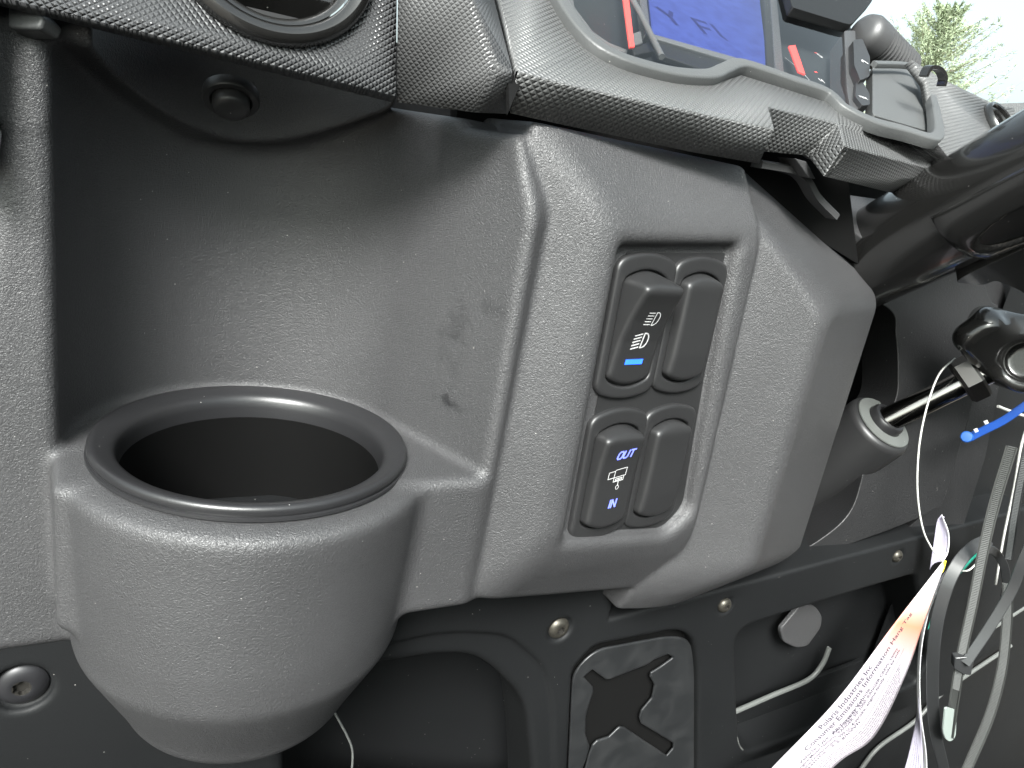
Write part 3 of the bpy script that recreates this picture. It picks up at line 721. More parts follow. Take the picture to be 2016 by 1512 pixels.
# yoke casting at the end of the strut
yk = empty('yoke', at(1940, 760, 220)); tag(yk, 'glossy black cast yoke at the right edge, clamped to the end of the rod', 'casting')
cy = at(1945, 690, 214); yx = at(1990, 740, 212)-at(1885, 620, 214); yx /= np.linalg.norm(yx); yn = -cy/np.linalg.norm(cy); yz = np.cross(yx, yn); yz /= np.linalg.norm(yz); yn = np.cross(yz, yx)
if yz[2] < 0: yz = -yz
def yoke(P):
    q = P-cy; u, v, w = q@yx, q@yz, q@yn
    d = smax(np.hypot(np.maximum(np.abs(u)-18, 0), np.maximum(np.abs(v-2)-3, 0))-9.5, np.abs(w)-7, 7)
    arm_o = at(1960, 640, 214)-cy; au = at(2050, 655, 196)-at(1930, 632, 214); au = au/np.linalg.norm(au); qa = q-arm_o; s = qa@au; ra = np.linalg.norm(qa-np.outer(s, au), axis=1)
    arm = smax(ra-8.5, -s-12, 4); d = smin(d, arm, 8)
    eye = at(2022, 712, 204)-cy; ev = at(2022, 712, 204); ev = ev/np.linalg.norm(ev); qe = q-eye; se = qe@ev; re = np.linalg.norm(qe-np.outer(se, ev), axis=1)
    ring = smax(re-17, np.abs(se)-11, 5); d = smin(d, ring, 6)
    return smax(d, -smax(re-10.0, se-2.5, 3), 4)
lo = cy-A([52, 42, 45]); hi = cy+A([62, 42, 45])
Vy, Qy = nets(yoke, lo, hi, 1.1); mesh('casting_body', Vy, Qy, M['gloss'], yk)

# ------------------------------------------------------------------ lower panel below the dashboard
YL = 226.0
def xz(pts, Y=YL): return [(at(x, y, Y)[0], at(x, y, Y)[2]) for x, y in pts]
K1 = xz([(560, 1350), (900, 1292), (955, 1304), (1040, 1388), (1052, 1440), (1056, 1640), (560, 1640)])
K1b = xz([(640, 1300), (880, 1245), (1000, 1252), (1072, 1312), (1090, 1380), (1094, 1640), (640, 1640)])
K2 = xz([(1128, 1318), (1170, 1272), (1335, 1240), (1366, 1258), (1376, 1300), (1374, 1640), (1112, 1640)])
K3 = xz([(1447, 1262), (1474, 1222), (1640, 1176), (1800, 1122), (1830, 1300), (1800, 1360), (1600, 1436), (1482, 1488), (1456, 1470)])
K4 = xz([(1830, 1130), (2080, 1040), (2080, 1700), (1650, 1700), (1640, 1520), (1850, 1400)])
PCUT = plane(at(1545, 1128, 226), at(1830, 1052, 226), at(1545, 1128, 226)+A([0, 30, 0]), (0, 0, 1))
def low_f(P):
    x, y, z = P.T
    a = smax(smax(YL-y, y-262, 2), z+140, 2)
    a = smax(a, -smax(polyd(x, z, K1b, 4), y-(YL+2.0), 1.5), 2)
    a = smax(a, -polyd(x, z, K1, 6), 5)
    a = smax(a, -smax(polyd(x, z, K2, 4), y-(YL+9), 1), 2.5)
    a = smax(a, -smax(polyd(x, z, K3, 5), y-(YL+30), 1), 3)
    a = smax(a, -smax(polyd(x, z, K4, 5), y-(YL+31), 1), 3)
    a = smax(a, smax(hp(P, PCUT), 215-x, 4), 2) if False else np.where(x > 205, smax(a, hp(P, PCUT), 2), a)
    for (cx, cz, r, d) in SC: a = smax(a, -smax(np.hypot(x-cx, z-cz)-r, y-(YL+d), .5), 1.5)
    return a
scr = [(1103, 1240, 6.2, 1.6), (1428, 1193, 4.9, 1.0), (1768, 1096, 4.6, 1.0), (42, 1358, 8.6, 3.0)]
SC = [(at(x, y, YL)[0], at(x, y, YL)[2], r, d) for x, y, r, d in scr]
Vl, Ql = nets(low_f, (-60, 222, -330), (560, 262, -138), 1.25)
lp = mesh('lower_cover', Vl, Ql, M['lower']); tag(lp, 'matt black lower dashboard panel with open pockets and torx screws, under the switch pod', 'panel')
def bez_sub(k): pass
def screw(i, label_scale=1.0):
    cx, cz, r, d = SC[i]; c = A([cx, YL+d, cz]); rr = r*.86
    prof = [(rr*1.0, 0), (rr*1.0, -.6), (rr*.93, -1.2), (rr*.75, -2.1), (rr*.55, -2.5), (rr*.42, -2.6), (rr*.36, -2.5)]
    s = lathe('screw', c, (0, 1, 0), prof, M['zinc'] if i < 3 else M['zincblack'], lp, 48, ang=30)
    # torx socket
    n_ = 36; V_ = []; F_ = []
    for lvl, (k, dep) in enumerate(((1.0, -2.45), (.92, -.9))):
        for j in range(n_):
            a = 2*math.pi*j/n_; q = rr*.36*(1+.0*lvl)*(1-.20*(.5+.5*math.cos(6*a)))*k
            V_.append(c+A([math.cos(a)*q, dep, math.sin(a)*q]))
    for j in range(n_): F_.append((j, (j+1) % n_, n_+(j+1) % n_, n_+j))
    F_.append(tuple(range(n_, 2*n_)))
    for j in range(n_):
        a = 2*math.pi*j/n_; V_.append(c+A([math.cos(a)*rr*.37, -2.52, math.sin(a)*rr*.37])); F_.append((j, (j+1) % n_, 2*n_+(j+1) % n_, 2*n_+j)) if j < n_-1 else F_.append((j, 0, 2*n_, 2*n_+j))
    k_ = mesh('socket', V_, F_, M['zincdark'], s, smooth=False); fix_normals(k_)
M['zinc'], n, b = mat_new('screw_zinc'); no = node(n, 'ShaderNodeTexNoise', i_Scale=600.0, i_Detail=3.0); link(n, node(n, 'ShaderNodeTexCoord').outputs['Object'], no.inputs['Vector'])
cr = node(n, 'ShaderNodeValToRGB'); cr.color_ramp.elements[0].color = (.025, .025, .023, 1); cr.color_ramp.elements[1].color = (.12, .11, .09, 1); link(n, no.outputs[0], cr.inputs[0]); link(n, cr.outputs[0], b.inputs['Base Color']); b.inputs['Metallic'].default_value = .7; b.inputs['Roughness'].default_value = .42
M['zincblack'] = flat('black_screw', (.02, .02, .022), .4, .3)
M['zincdark'] = flat('screw_socket', (.03, .028, .025), .5, .5)
for i in range(4): screw(i)

# pressed metal latch plate with its cut-out
M['sheet'], n, b = mat_new('smudged_sheet_metal'); tcn = node(n, 'ShaderNodeTexCoord').outputs['Object']
no = node(n, 'ShaderNodeTexNoise', i_Scale=70.0, i_Detail=6.0, i_Distortion=.8); link(n, tcn, no.inputs['Vector'])
cr = node(n, 'ShaderNodeValToRGB'); cr.color_ramp.elements[0].color = (.018, .019, .020, 1); cr.color_ramp.elements[1].color = (.032, .033, .034, 1); cr.color_ramp.elements[0].position = .42; cr.color_ramp.elements[1].position = .75
link(n, no.outputs[0], cr.inputs[0]); link(n, cr.outputs[0], b.inputs['Base Color']); b.inputs['Roughness'].default_value = .38; b.inputs['Metallic'].default_value = .2
Ym = YL+4.0
cut = xz([(1152, 1333), (1166, 1321), (1192, 1340), (1200, 1340), (1274, 1311), (1290, 1300), (1315, 1290), (1324, 1296), (1300, 1313), (1281, 1325), (1279, 1334), (1288, 1350), (1283, 1375), (1262, 1400), (1258, 1415), (1262, 1427), (1325, 1465), (1325, 1474), (1314, 1487), (1232, 1432), (1222, 1430), (1214, 1436), (1200, 1450), (1176, 1458), (1166, 1468), (1158, 1490), (1150, 1512), (1148, 1530), (1163, 1470), (1155, 1445), (1156, 1410), (1163, 1385), (1171, 1362), (1170, 1352)], Ym)
def inpoly(x, z, poly):
    c = np.zeros(len(x), bool); dmin = np.full(len(x), 1e9); N = len(poly)
    for i in range(N):
        (x0, z0), (x1, z1) = poly[i], poly[(i+1) % N]
        cond = (z0 > z) != (z1 > z)
        with np.errstate(divide='ignore', invalid='ignore'): xi = (x1-x0)*(z-z0)/((z1-z0) if z1 != z0 else 1e-9)+x0
        c ^= cond & (x < xi)
        ex, ez = x1-x0, z1-z0; t = np.clip(((x-x0)*ex+(z-z0)*ez)/(ex*ex+ez*ez+1e-12), 0, 1)
        dmin = np.minimum(dmin, np.hypot(x-x0-t*ex, z-z0-t*ez))
    return np.where(c, -dmin, dmin)
KM = xz([(1128, 1326), (1172, 1280), (1335, 1250), (1364, 1264), (1371, 1300), (1370, 1640), (1114, 1640)], Ym)
def plate_f(P):
    x, y, z = P.T
    d = smax(smax(Ym-y, y-Ym-1.6, .8), polyd(x, z, KM, 6), .8)
    return smax(d, -inpoly(x, z, cut)+.4, 1.0)
xs = [p[0] for p in KM]
Vm, Qm = nets(plate_f, (min(xs)-3, Ym-2, -335), (max(xs)+3, Ym+4, -190), .6)
lt = mesh('latch_plate', Vm, Qm, M['sheet']); tag(lt, 'smudged dark metal plate with an irregular cut-out, set in the lower panel', 'metal plate')
vb = slab('recess_back', [(1100, 1235), (1385, 1225), (1385, 1640), (1100, 1640)], plane((0, YL+8.6, 0), (1, YL+8.6, 0), (0, YL+8.6, 1)), 2, M['void'], lt, 0)

# tray edges and bumper inside the right pocket
tr = empty('storage_tray', at(1600, 1440, 250)); tag(tr, 'black moulded storage tray with pale edges inside the right pocket', 'tray')
M['edge'] = plastic('pale_edge', (.10, .105, .10), .4, 1500, .04)  # plastic paler than the tray, for its lips
def px3(L, Y): return spline([at(x, y, Y) for x, y in L], 6)
pr_ = [(-1.4, -1.2), (1.4, -1.2), (1.4, 0.4), (.7, 1.1), (-.7, 1.1), (-1.4, .4)]
for L, Yt in (([(1440, 1403), (1520, 1368), (1590, 1338), (1618, 1308), (1632, 1275)], 244), ([(1448, 1452), (1456, 1472), (1480, 1484), (1540, 1458), (1600, 1432), (1660, 1400)], 228),
              ([(1690, 1520), (1730, 1470), (1800, 1420), (1860, 1360), (1990, 1270)], 246), ([(1790, 1345), (1870, 1292), (1960, 1232), (2040, 1180)], 250), ([(1790, 1148), (1830, 1135)], 246)):
    sweep('tray_edge', px3(L, Yt), pr_, M['edge'], tr)
slab('tray_wall', [(1440, 1406), (1590, 1341), (1700, 1300), (1700, 1420), (1600, 1440), (1470, 1490)], plane((0, 247, 0), (1, 247, 0), (0, 247, 1)), 3, M['lower'], tr, .5)
bp = slab('rubber_bumper', rounded([(1536, 1240), (1578, 1190), (1606, 1194), (1619, 1214), (1616, 1236), (1590, 1272), (1568, 1276), (1542, 1264)], 8, 4), plane((0, 244, 0), (1, 244, 0), (0, 244, 1)), 3, M['dash'], None, .6)
tag(bp, 'grey rubber bumper pad with rounded corners inside the right pocket', 'bumper')
wr = tube('thin_wire', px3([(655, 1395), (668, 1420), (684, 1450), (694, 1480), (692, 1530)], 218), .45, M['edge'], None, 8); tag(wr, 'thin grey wire hanging below the cup holder', 'wire')

# right-hand kick panels, firewall, floor
kp = empty('kick_panel', at(1950, 1100, 300)); tag(kp, 'dark plastic kick panel at the right edge behind the cable ties', 'panel')
PK = plane(at(1850, 900, 300), at(2016, 880, 300), at(1900, 1200, 285))
slab('kick_face', rounded([(1800, 560), (2100, 500), (2100, 1010), (1905, 1042), (1800, 1085)], 5), PK, 20, M['dashdark'] if 'dashdark' in M else M['fine'], kp, 2)
slab('kick_rib', rounded([(1905, 800), (1948, 690), (2100, 640), (2100, 790), (1960, 850), (1925, 960), (1902, 1030), (1860, 1040)], 6), shift(PK, 10), 10, M['dashdark'], kp, 2)
slab('kick_lower', rounded([(1800, 1085), (1905, 1035), (2100, 990), (2100, 1700), (1800, 1700)], 4), shift(PK, -22), 10, M['lower'], kp, 1)
fw = mesh('firewall', [(-700, 300, -760), (900, 300, -760), (900, 300, 34), (-700, 300, 34), (-700, 340, 4), (900, 340, 4), (900, 340, -760), (-700, 340, -760)], [(0, 1, 2, 3), (3, 2, 5, 4), (7, 6, 5, 4)][:2], M['lower'], smooth=False)
tag(fw, 'matt black firewall behind the lower dashboard openings', 'firewall')
fl = mesh('cab_floor', [(-600, -1400, -740), (1200, -1400, -740), (1200, 340, -740), (-600, 340, -740)], [(0, 1, 2, 3)], M['lower'], smooth=False); tag(fl, kind='structure')
rs = mesh('light_block_walls', [(-330, -450, -740), (1150, -450, -740), (1150, -450, 60), (-330, -450, 60), (760, -450, -740), (760, 100, -740), (760, 100, 420), (760, -450, 420), (480, 250, -740), (900, 250, -740), (900, 250, 20), (480, 250, 20)], [(0, 1, 2, 3), (4, 5, 6, 7), (8, 9, 10, 11)], M['lower'], smooth=False); tag(rs, kind='structure')  # unseen walls added to block light from behind and from the right
grd, n, b = mat_new('gravel_ground'); no = node(n, 'ShaderNodeTexNoise', i_Scale=30.0, i_Detail=6.0); link(n, node(n, 'ShaderNodeTexCoord').outputs['Object'], no.inputs['Vector'])
cr = node(n, 'ShaderNodeValToRGB'); cr.color_ramp.elements[0].color = (.07, .06, .05, 1); cr.color_ramp.elements[1].color = (.13, .115, .095, 1); link(n, no.outputs[0], cr.inputs[0]); link(n, cr.outputs[0], b.inputs['Base Color']); b.inputs['Roughness'].default_value = .9
gr = mesh('ground', [(-8e5, -8e5, -1250), (8e5, -8e5, -1250), (8e5, 8e5, -1250), (-8e5, 8e5, -1250)], [(0, 1, 2, 3)], grd, smooth=False); tag(gr, kind='structure')

# ------------------------------------------------------------------ hanging papers
def ruled(name, L, R, mat, parent, n=60, m_=14, bulge=0.0, thick=.25):
    """sheet between two edge curves (lists of 3D points)"""
    def res(P):
        P = A(spline(P, 10)); d = np.r_[0, np.cumsum(np.linalg.norm(np.diff(P, axis=0), axis=1))]; t = np.linspace(0, d[-1], n+1)
        return np.stack([np.interp(t, d, P[:, k]) for k in range(3)], 1)
    Lr, Rr = res(L), res(R)
    def fn(s, t, l=0.0):
        i = min(max(s, 0), 1)*n; k = min(int(i), n-1); f = i-k
        a = Lr[k]*(1-f)+Lr[k+1]*f; c = Rr[k]*(1-f)+Rr[k+1]*f
        nn = np.cross(Lr[k+1]-Lr[k], Rr[k]-Lr[k]); nn /= (np.linalg.norm(nn)+1e-9)
        if nn@a > 0: nn = -nn
        return a*(1-t)+c*t+nn*(bulge*4*t*(1-t)+l)
    V_ = [fn(i/n, j/m_) for i in range(n+1) for j in range(m_+1)]; F_ = []; uv = []
    for i in range(n):
        for j in range(m_):
            k = i*(m_+1)+j; F_.append((k, k+1, k+m_+2, k+m_+1)); uv += [(i/n, j/m_), (i/n, (j+1)/m_), ((i+1)/n, (j+1)/m_), ((i+1)/n, j/m_)]
    o = mesh(name, V_, F_, mat, parent, uv=uv)
    sm = o.modifiers.new('t', 'SOLIDIFY'); sm.thickness = thick*.001; sm.offset = -1
    return o, fn, Lr, Rr
def paper_mat(name, base, stripe=None, lo_=.7, hi_=.86):
    m_, n, b = mat_new(name); uvn = node(n, 'ShaderNodeTexCoord').outputs['UV']; sp = node(n, 'ShaderNodeSeparateXYZ'); link(n, uvn, sp.inputs[0])
    b.inputs['Roughness'].default_value = .6; b.inputs['Base Color'].default_value = (*base, 1)
    if stripe:
        cr = node(n, 'ShaderNodeValToRGB'); e = cr.color_ramp.elements
        e[0].position = lo_-.06; e[0].color = (*base, 1); e[1].position = hi_+.08; e[1].color = (.42, .40, .40, 1)
        x = e.new(lo_+.05); x.color = (*stripe, 1); 
        link(n, math_(n, 'ADD', sp.outputs[0], math_(n, 'MULTIPLY', sp.outputs[1], -.04)), cr.inputs[0]); link(n, cr.outputs[0], b.inputs['Base Color'])
    return m_
M['paper'] = paper_mat('tag_paper', (.32, .295, .32), (.50, .17, .10), .715, .80)
M['paper2'] = paper_mat('tag_paper_plain', (.33, .31, .38))
tg = empty('hang_tag', at(1600, 1600, 196)); tag(tg, 'printed white paper hang tag with a faded orange band below the steering column', 'paper tag')
Lp = [at(1400, 1640, 186), at(1520, 1512, 190), at(1648, 1378, 194), at(1758, 1232, 198), at(1810, 1165, 201), at(1856, 1106, 204)]
Rp = [at(1500, 1680, 178), at(1640, 1512, 183), at(1722, 1450, 186), at(1783, 1330, 191), at(1818, 1230, 196), at(1862, 1108, 204)]
_, pf, Lr, Rr = ruled('printed_sheet', Lp, Rp, M['paper'], tg, bulge=.8)
def txt(name, body, size, x, t0, parent, pf, L_len, mat, asp=1.0, wid=None):
    """real type laid on the sheet: x in 0..1 along it, t across"""
    cu = bpy.data.curves.new('type', 'FONT'); cu.body = body; cu.size = 1.0; cu.resolution_u = 2; cu.offset = .008
    ob = bpy.data.objects.new('type', cu); COL.objects.link(ob); dg = bpy.context.evaluated_depsgraph_get(); me = ob.evaluated_get(dg).to_mesh()
    V_ = A([v.co[:] for v in me.vertices]); F_ = [tuple(p.vertices) for p in me.polygons]; ob.to_mesh_clear(); bpy.data.objects.remove(ob); bpy.data.curves.remove(cu)
    k = size if wid is None else None
    span = V_[:, 0].max()
    W_ = [pf(x+(v[0]/span)*wid, t0-v[1]*size, .12) for v in V_]
    return mesh(name, W_, F_, mat, parent, smooth=False)
T = [("Polaris Industries Inc.", .105, .395, .155, .235), ("Consumer Emissions Information Hang Tag", .105, .315, .265, .50),
     ("RANGER SP 570", .06, .40, .385, .14), ("Vehicle Type:  All-Terrain Vehicle", .065, .27, .37, .30), ("Engine Model Name(s):  RANGER XP 1000, RANGER CREW, Utility", .06, .25, .44, .46), ("Engine Displacement:  999 cc, 4-stroke, engine family, side by side", .06, .24, .515, .47), ("Emissions:  2.2 g/kWh", .06, .22, .575, .26)]
for body, sz, x, t0, wd in T:
    txt('tag_text', body, sz*1.2, x, t0, tg, pf, 1, M['ink'], wid=wd)
strokes('tag_rule', seg([[(.30, .66), (.72, .60)], [(.28, .625), (.31, .66)]], 14), lambda u, v_, l: pf(u, v_, .12), .005, M['ink'], tg)
lines = "Certified to applicable standards when operated and maintained per the manual. Lower numbers mean lower emissions for this vehicle"
for k in range(7): txt('tag_text', lines[k*9:k*9+60], .034, .22+.012*k, .71+.042*k, tg, pf, 1, M['ink'], wid=.46-.02*k)
# second folded sheet behind, the loop at the top and the green tag
fs = empty('folded_tag', at(1800, 1560, 200)); tag(fs, 'thin folded white tag seen edge on, curling down beside the printed hang tag', 'paper tag')
_, pf2, *_r = ruled('sheet', [at(1740, 1640, 196), at(1782, 1512, 200), at(1802, 1420, 203), at(1806, 1370, 205), at(1812, 1290, 207)], [at(1815, 1640, 190), at(1818, 1512, 194), at(1812, 1430, 198), at(1808, 1370, 200), at(1814, 1290, 204)], M['paper2'], fs, m_=6)
ruled('folded_edge', [at(1800, 1640, 199), at(1817, 1512, 199), at(1806, 1400, 201), at(1806, 1300, 203), at(1820, 1210, 205), at(1850, 1140, 207), at(1900, 1085, 209), at(1946, 1050, 210)],
      [at(1812, 1640, 196), at(1825, 1512, 196), at(1813, 1400, 198), at(1812, 1300, 200), at(1827, 1213, 202), at(1857, 1144, 204), at(1903, 1090, 206), at(1948, 1053, 207)], flat('white_edge', (.85, .85, .87), .5), fs, m_=4)
for k in range(5): strokes('tag_text', seg([[(.04, .2+.15*k), (.62-.05*k, .25+.14*k)]], 40), lambda u, v_, l: pf2(u, v_+.012*math.sin(u*260), .1), .012, M['ink'], fs)
ruled('green_inner', [at(1826, 1240, 206), at(1852, 1160, 208), at(1900, 1100, 210), at(1942, 1062, 211)], [at(1834, 1236, 205), at(1862, 1166, 207), at(1908, 1112, 209), at(1940, 1076, 210)], flat('green_card', (.02, .28, .20), .5), fs, m_=4)
lo_ = empty('paper_loop', at(1845, 1110, 214)); tag(lo_, 'small lilac white paper fold standing above the hang tag', 'paper')
ruled('fold', [at(1831, 1122, 214), at(1838, 1075, 214), at(1845, 1030, 214), at(1852, 1015, 214)], [at(1853, 1106, 211), at(1864, 1085, 211), at(1865, 1050, 211), at(1854, 1015, 213)], M['paper2'], lo_, m_=8, bulge=-2)
ruled('fold_edge', [at(1853, 1106, 210.8), at(1864, 1085, 210.8), at(1865, 1050, 210.8), at(1853, 1015, 212.5)], [at(1856, 1108, 210), at(1867, 1086, 210), at(1868, 1050, 210), at(1854, 1013, 212)], flat('white_edge_light', (.9, .9, .92), .5), lo_, m_=2)
slab('yellow_tip', rounded([(1855, 1122), (1860, 1103), (1864, 1104), (1860, 1118), (1856, 1128)], 2), plane(at(1857, 1110, 203), at(1864, 1110, 203), at(1857, 1125, 202.5)), .5, flat('yellow_tip', (.85, .65, .05), .5), tg, .1)

# ------------------------------------------------------------------ string and cable ties
M['string'] = flat('clear_string', (.55, .55, .52), .3)
st = tube('tag_string', spline([at(*p) for p in ((1880, 706, 232), (1850, 735, 226), (1828, 790, 222), (1812, 860, 218), (1806, 930, 214), (1808, 990, 211), (1818, 1045, 208), (1836, 1082, 206), (1856, 1106, 204))], 8), .5, M['string'], None, 8); tag(st, 'thin white string holding the hang tag, hung from the hex nut', 'string')
st = tube('tag_string', spline([at(*p) for p in ((1947, 1052, 205), (1940, 1080, 204), (1925, 1105, 203), (1908, 1122, 203), (1892, 1124, 203))], 8), .5, M['string'], None, 8); tag(st, 'short clear string loop joining the green tag to the cable ties', 'string')
M['tie'] = plastic('tie_nylon', (.03, .031, .032), .3, 900, .0, dust=False, coat=.3)
M['tielit'] = plastic('tie_nylon_lit', (.045, .047, .045), .35, 900, .02, dust=False)  # lighter copy of the tie nylon, light on the straps put into its colour
def strap(name, label, pts, w, mat, th=1.3, teeth=None, par=None, side=None):
    """flat nylon strap along px points (x, y, Y); teeth = (from, to) fractions"""
    t = empty(name, at(*pts[-1])); tag(t, label, 'cable tie', 'loose cable ties')
    path = spline([at(*p) for p in pts], 10); P = A(path)
    nrm = []
    for i, p in enumerate(path):
        tt = path[min(i+1, len(path)-1)]-path[max(i-1, 0)]; tt /= np.linalg.norm(tt); vv = -p/np.linalg.norm(p)
        if side is not None: vv = vv+A(side)
        nrm.append(vv-tt*(vv@tt))
    pf_ = [(-w/2, -th/2), (w/2, -th/2), (w/2, th/2), (w/2-.7, th/2), (w/2-.9, th*.15), (-w/2+.9, th*.15), (-w/2+.7, th/2), (-w/2, th/2)] if teeth else [(-w/2, -th/2), (w/2, -th/2), (w/2, th/2-.3), (w/2-.4, th/2), (-w/2+.4, th/2), (-w/2, th/2-.3)]
    sweep('strap', path, pf_, mat, t, up=nrm, ang=22)
    if teeth:
        _, fr = frames(path, nrm); d = np.r_[0, np.cumsum(np.linalg.norm(np.diff(P, axis=0), axis=1))]; V_ = []; F_ = []
        s = teeth[0]*d[-1]
        while s < teeth[1]*d[-1]:
            i = min(int(np.searchsorted(d, s)), len(P)-1); i = max(i, 1); f = (s-d[i-1])/(d[i]-d[i-1]); p = P[i-1]*(1-f)+P[i]*f; tt, sd_, uu = fr[i]; hw = w/2-.9
            k = len(V_); V_ += [p-sd_*hw+uu*th*.15-tt*.35, p+sd_*hw+uu*th*.15-tt*.35, p+sd_*hw+uu*th*.5+tt*.15, p-sd_*hw+uu*th*.5+tt*.15, p+sd_*hw+uu*th*.15+tt*.3, p-sd_*hw+uu*th*.15+tt*.3]
            F_ += [(k, k+1, k+2, k+3), (k+3, k+2, k+4, k+5)]; s += 1.15
        o = mesh('teeth', V_, F_, mat, t, smooth=False); o['kind'] = 'stuff'
    return t, path
t1, p1_ = strap('cable_tie', 'long toothed cable tie running down through a square head to a rounded tab', [(1992, 880, 196), (1960, 985, 194), (1938, 1075, 192), (1915, 1190, 190), (1893, 1290, 189), (1880, 1370, 188), (1868, 1450, 187)], 5.6, M['tielit'], 1.4, (.0, .80))
hd = at(1896, 1312, 186)
slab('head', rounded([(1880, 1296), (1908, 1294), (1918, 1302), (1912, 1330), (1896, 1328), (1878, 1316)], 3), plane(hd, hd+A([5, -3, 0]), hd+A([0, -1, 6])), 5, M['tie'], t1, .8)
slab('end_tab', rounded([(1862, 1392), (1884, 1398), (1882, 1450), (1872, 1461), (1862, 1456), (1857, 1440)], 6), plane(at(1870, 1430, 186), at(1884, 1430, 186.5), at(1870, 1460, 185.5)), 1.2, flat('pale_nylon', (.26, .30, .28), .4), t1, .3)
t2, _ = strap('cable_tie', 'flat black cable tie crossing diagonally from the right edge into the square head', [(2060, 1000, 184), (2016, 1100, 184), (1990, 1165, 184), (1945, 1240, 184.5), (1900, 1306, 185)], 5.8, M['tie'], 1.3)
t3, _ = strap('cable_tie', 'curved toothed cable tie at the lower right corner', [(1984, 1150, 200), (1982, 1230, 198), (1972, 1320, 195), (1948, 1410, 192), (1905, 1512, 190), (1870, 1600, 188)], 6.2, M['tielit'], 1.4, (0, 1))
t4, _ = strap('cable_tie', 'broad glossy black cable tie arching over and down beside the folded tag', [(1946, 1062, 204), (1915, 1078, 202), (1885, 1112, 200), (1860, 1165, 198), (1842, 1240, 196), (1836, 1330, 195), (1840, 1430, 194), (1858, 1512, 193), (1875, 1600, 192)], 7.0, M['tie'], 1.5)
t5, _ = strap('cable_tie', 'short black cable tie end curling down to the right from the top of the arch', [(1936, 1078, 206), (1958, 1086, 206), (1976, 1112, 206), (1982, 1150, 206), (1978, 1176, 206)], 5.2, M['tie'], 1.3)
t6, _ = strap('cable_tie', 'thin black toothed cable tie at the far right edge of the lower corner', [(2030, 860, 200), (2016, 915, 199), (1998, 1010, 199), (1985, 1100, 199)], 4.8, M['tie'], 1.2, (0, 1))
bl, _ = strap('blue_tie', 'bright blue plastic tie with small white markings under the yoke', [(2060, 770, 208), (2016, 800, 208), (1975, 828, 208), (1935, 848, 208), (1908, 862, 208)], 4.4, flat('blue_nylon', (.005, .035, .17), .3), 1.8)
bl['category'] = 'plastic tie'; del bl['group']
hb = at(1903, 860, 206.5)
lathe('rounded_end', hb, -hb, [(0, .8), (2.6, .6), (3.1, 0), (2.6, -.9), (0, -1)], flat('blue_nylon_end', (.01, .07, .28), .3), bl, 32)
for x, y in ((1921, 848), (1941, 832)): slab('white_mark', [(x-4, y-2), (x+3, y-5), (x+6, y+1), (x-1, y+4)], plane(at(x, y, 205.8), at(x+10, y, 205.8), at(x, y+10, 205.8)), .3, M['white'], bl, 0)
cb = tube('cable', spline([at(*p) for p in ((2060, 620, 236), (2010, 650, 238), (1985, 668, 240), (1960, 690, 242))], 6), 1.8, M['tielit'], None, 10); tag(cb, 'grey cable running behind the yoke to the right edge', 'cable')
cb = tube('cable', spline([at(*p) for p in ((2060, 820, 236), (2016, 818, 236), (1985, 808, 236), (1965, 800, 238))], 6), 1.0, M['string'], None, 10); tag(cb, 'thin white cable curving behind the blue tie', 'cable')
cb = tube('cable', spline([at(*p) for p in ((2040, 800, 216), (2012, 870, 214), (1996, 960, 214), (1975, 1060, 214), (1960, 1150, 214))], 6), .8, M['string'], None, 10); tag(cb, 'thin pale cable hanging straight down at the right edge', 'cable')

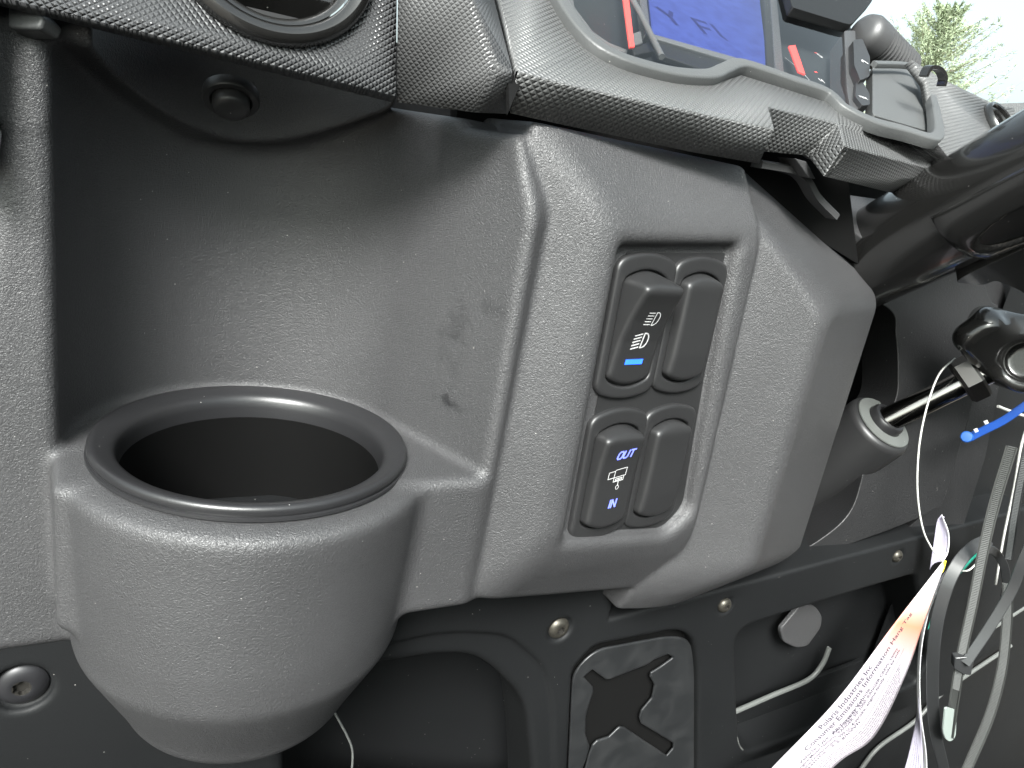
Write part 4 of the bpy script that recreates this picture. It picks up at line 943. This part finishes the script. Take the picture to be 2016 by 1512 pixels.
# ------------------------------------------------------------------ fir tree
def tree(px, ptop, pbot, dist):
    top = at(px, ptop, dist); bot = at(px, pbot, dist); H = top[2]+1250
    base = A([top[0], top[1], -1250.]); t = empty('fir_tree', base); tag(t, 'tall sunlit green fir tree with drooping branches against the white sky', 'tree')
    bark = flat('bark', (.16, .12, .08), .9)
    m_, n, b = mat_new('fir_needles'); no = node(n, 'ShaderNodeTexNoise', i_Scale=3.0); link(n, node(n, 'ShaderNodeTexCoord').outputs['Object'], no.inputs['Vector'])
    cr = node(n, 'ShaderNodeValToRGB'); cr.color_ramp.elements[0].color = (.22, .28, .18, 1); cr.color_ramp.elements[1].color = (.38, .44, .28, 1); link(n, no.outputs[0], cr.inputs[0]); link(n, cr.outputs[0], b.inputs['Base Color']); b.inputs['Roughness'].default_value = .7
    b.inputs['Transmission Weight'].default_value = .0
    tube('trunk', [base, base+A([0, 0, H*.5]), base+A([0, 0, H])], 110, bark, t, 10, scale=[1, .6, .06])
    V_ = []; F_ = []; BV = []; BF = []
    def leaf(p, d, l, w_):
        d = d/np.linalg.norm(d); s = np.cross(d, rng.normal(size=3)); s /= np.linalg.norm(s)+1e-9; k = len(V_)
        V_.extend([p-s*w_, p+s*w_, p+d*l]); F_.append((k, k+1, k+2))
    z = H*.28; R0 = H*.34
    while z < H*.985:
        fr_ = 1-(z/H); Rr_ = R0*(fr_/.72)**.75*rng.uniform(.7, 1.25)+40
        for q in range(int(rng.integers(3, 6))):
            a = rng.uniform(0, 2*math.pi); up = rng.uniform(.35, .75); L_ = Rr_*rng.uniform(.7, 1.3); p = base+A([0, 0, z])
            dr = A([math.cos(a), math.sin(a), up*.55]); n_ = 14; pts_ = []
            for k in range(n_+1):
                f = k/n_; pts_.append(p+dr*L_*f+A([0, 0, L_*.35*f*f]))
            k0 = len(BV)
            for k, pp_ in enumerate(pts_): r_ = 9*(1-k/n_*.85); BV.extend([pp_+A([0, 0, r_]), pp_+A([r_, 0, -r_]), pp_+A([-r_, 0, -r_])])
            for k in range(n_):
                for j in range(3): BF.append((k0+k*3+j, k0+k*3+(j+1) % 3, k0+k*3+3+(j+1) % 3, k0+k*3+3+j))
            for k in range(2, n_+1):
                for w_ in range(5):
                    sp_ = rng.normal(size=3)*A([1, 1, .7])*L_*.07*(1.15-k/n_*.7)
                    o_ = pts_[k]+sp_
                    for _ in range(3): leaf(o_, dr+rng.normal(size=3)*.8+A([0, 0, .3]), rng.uniform(40, 85), rng.uniform(5, 9))
        z += H*.0125*(.6+fr_)
    mesh('branches', BV, BF, bark, t); o = mesh('crown', V_, F_, m_, t, smooth=False); o['kind'] = 'stuff'
tree(1872, 14, 200, 9000)
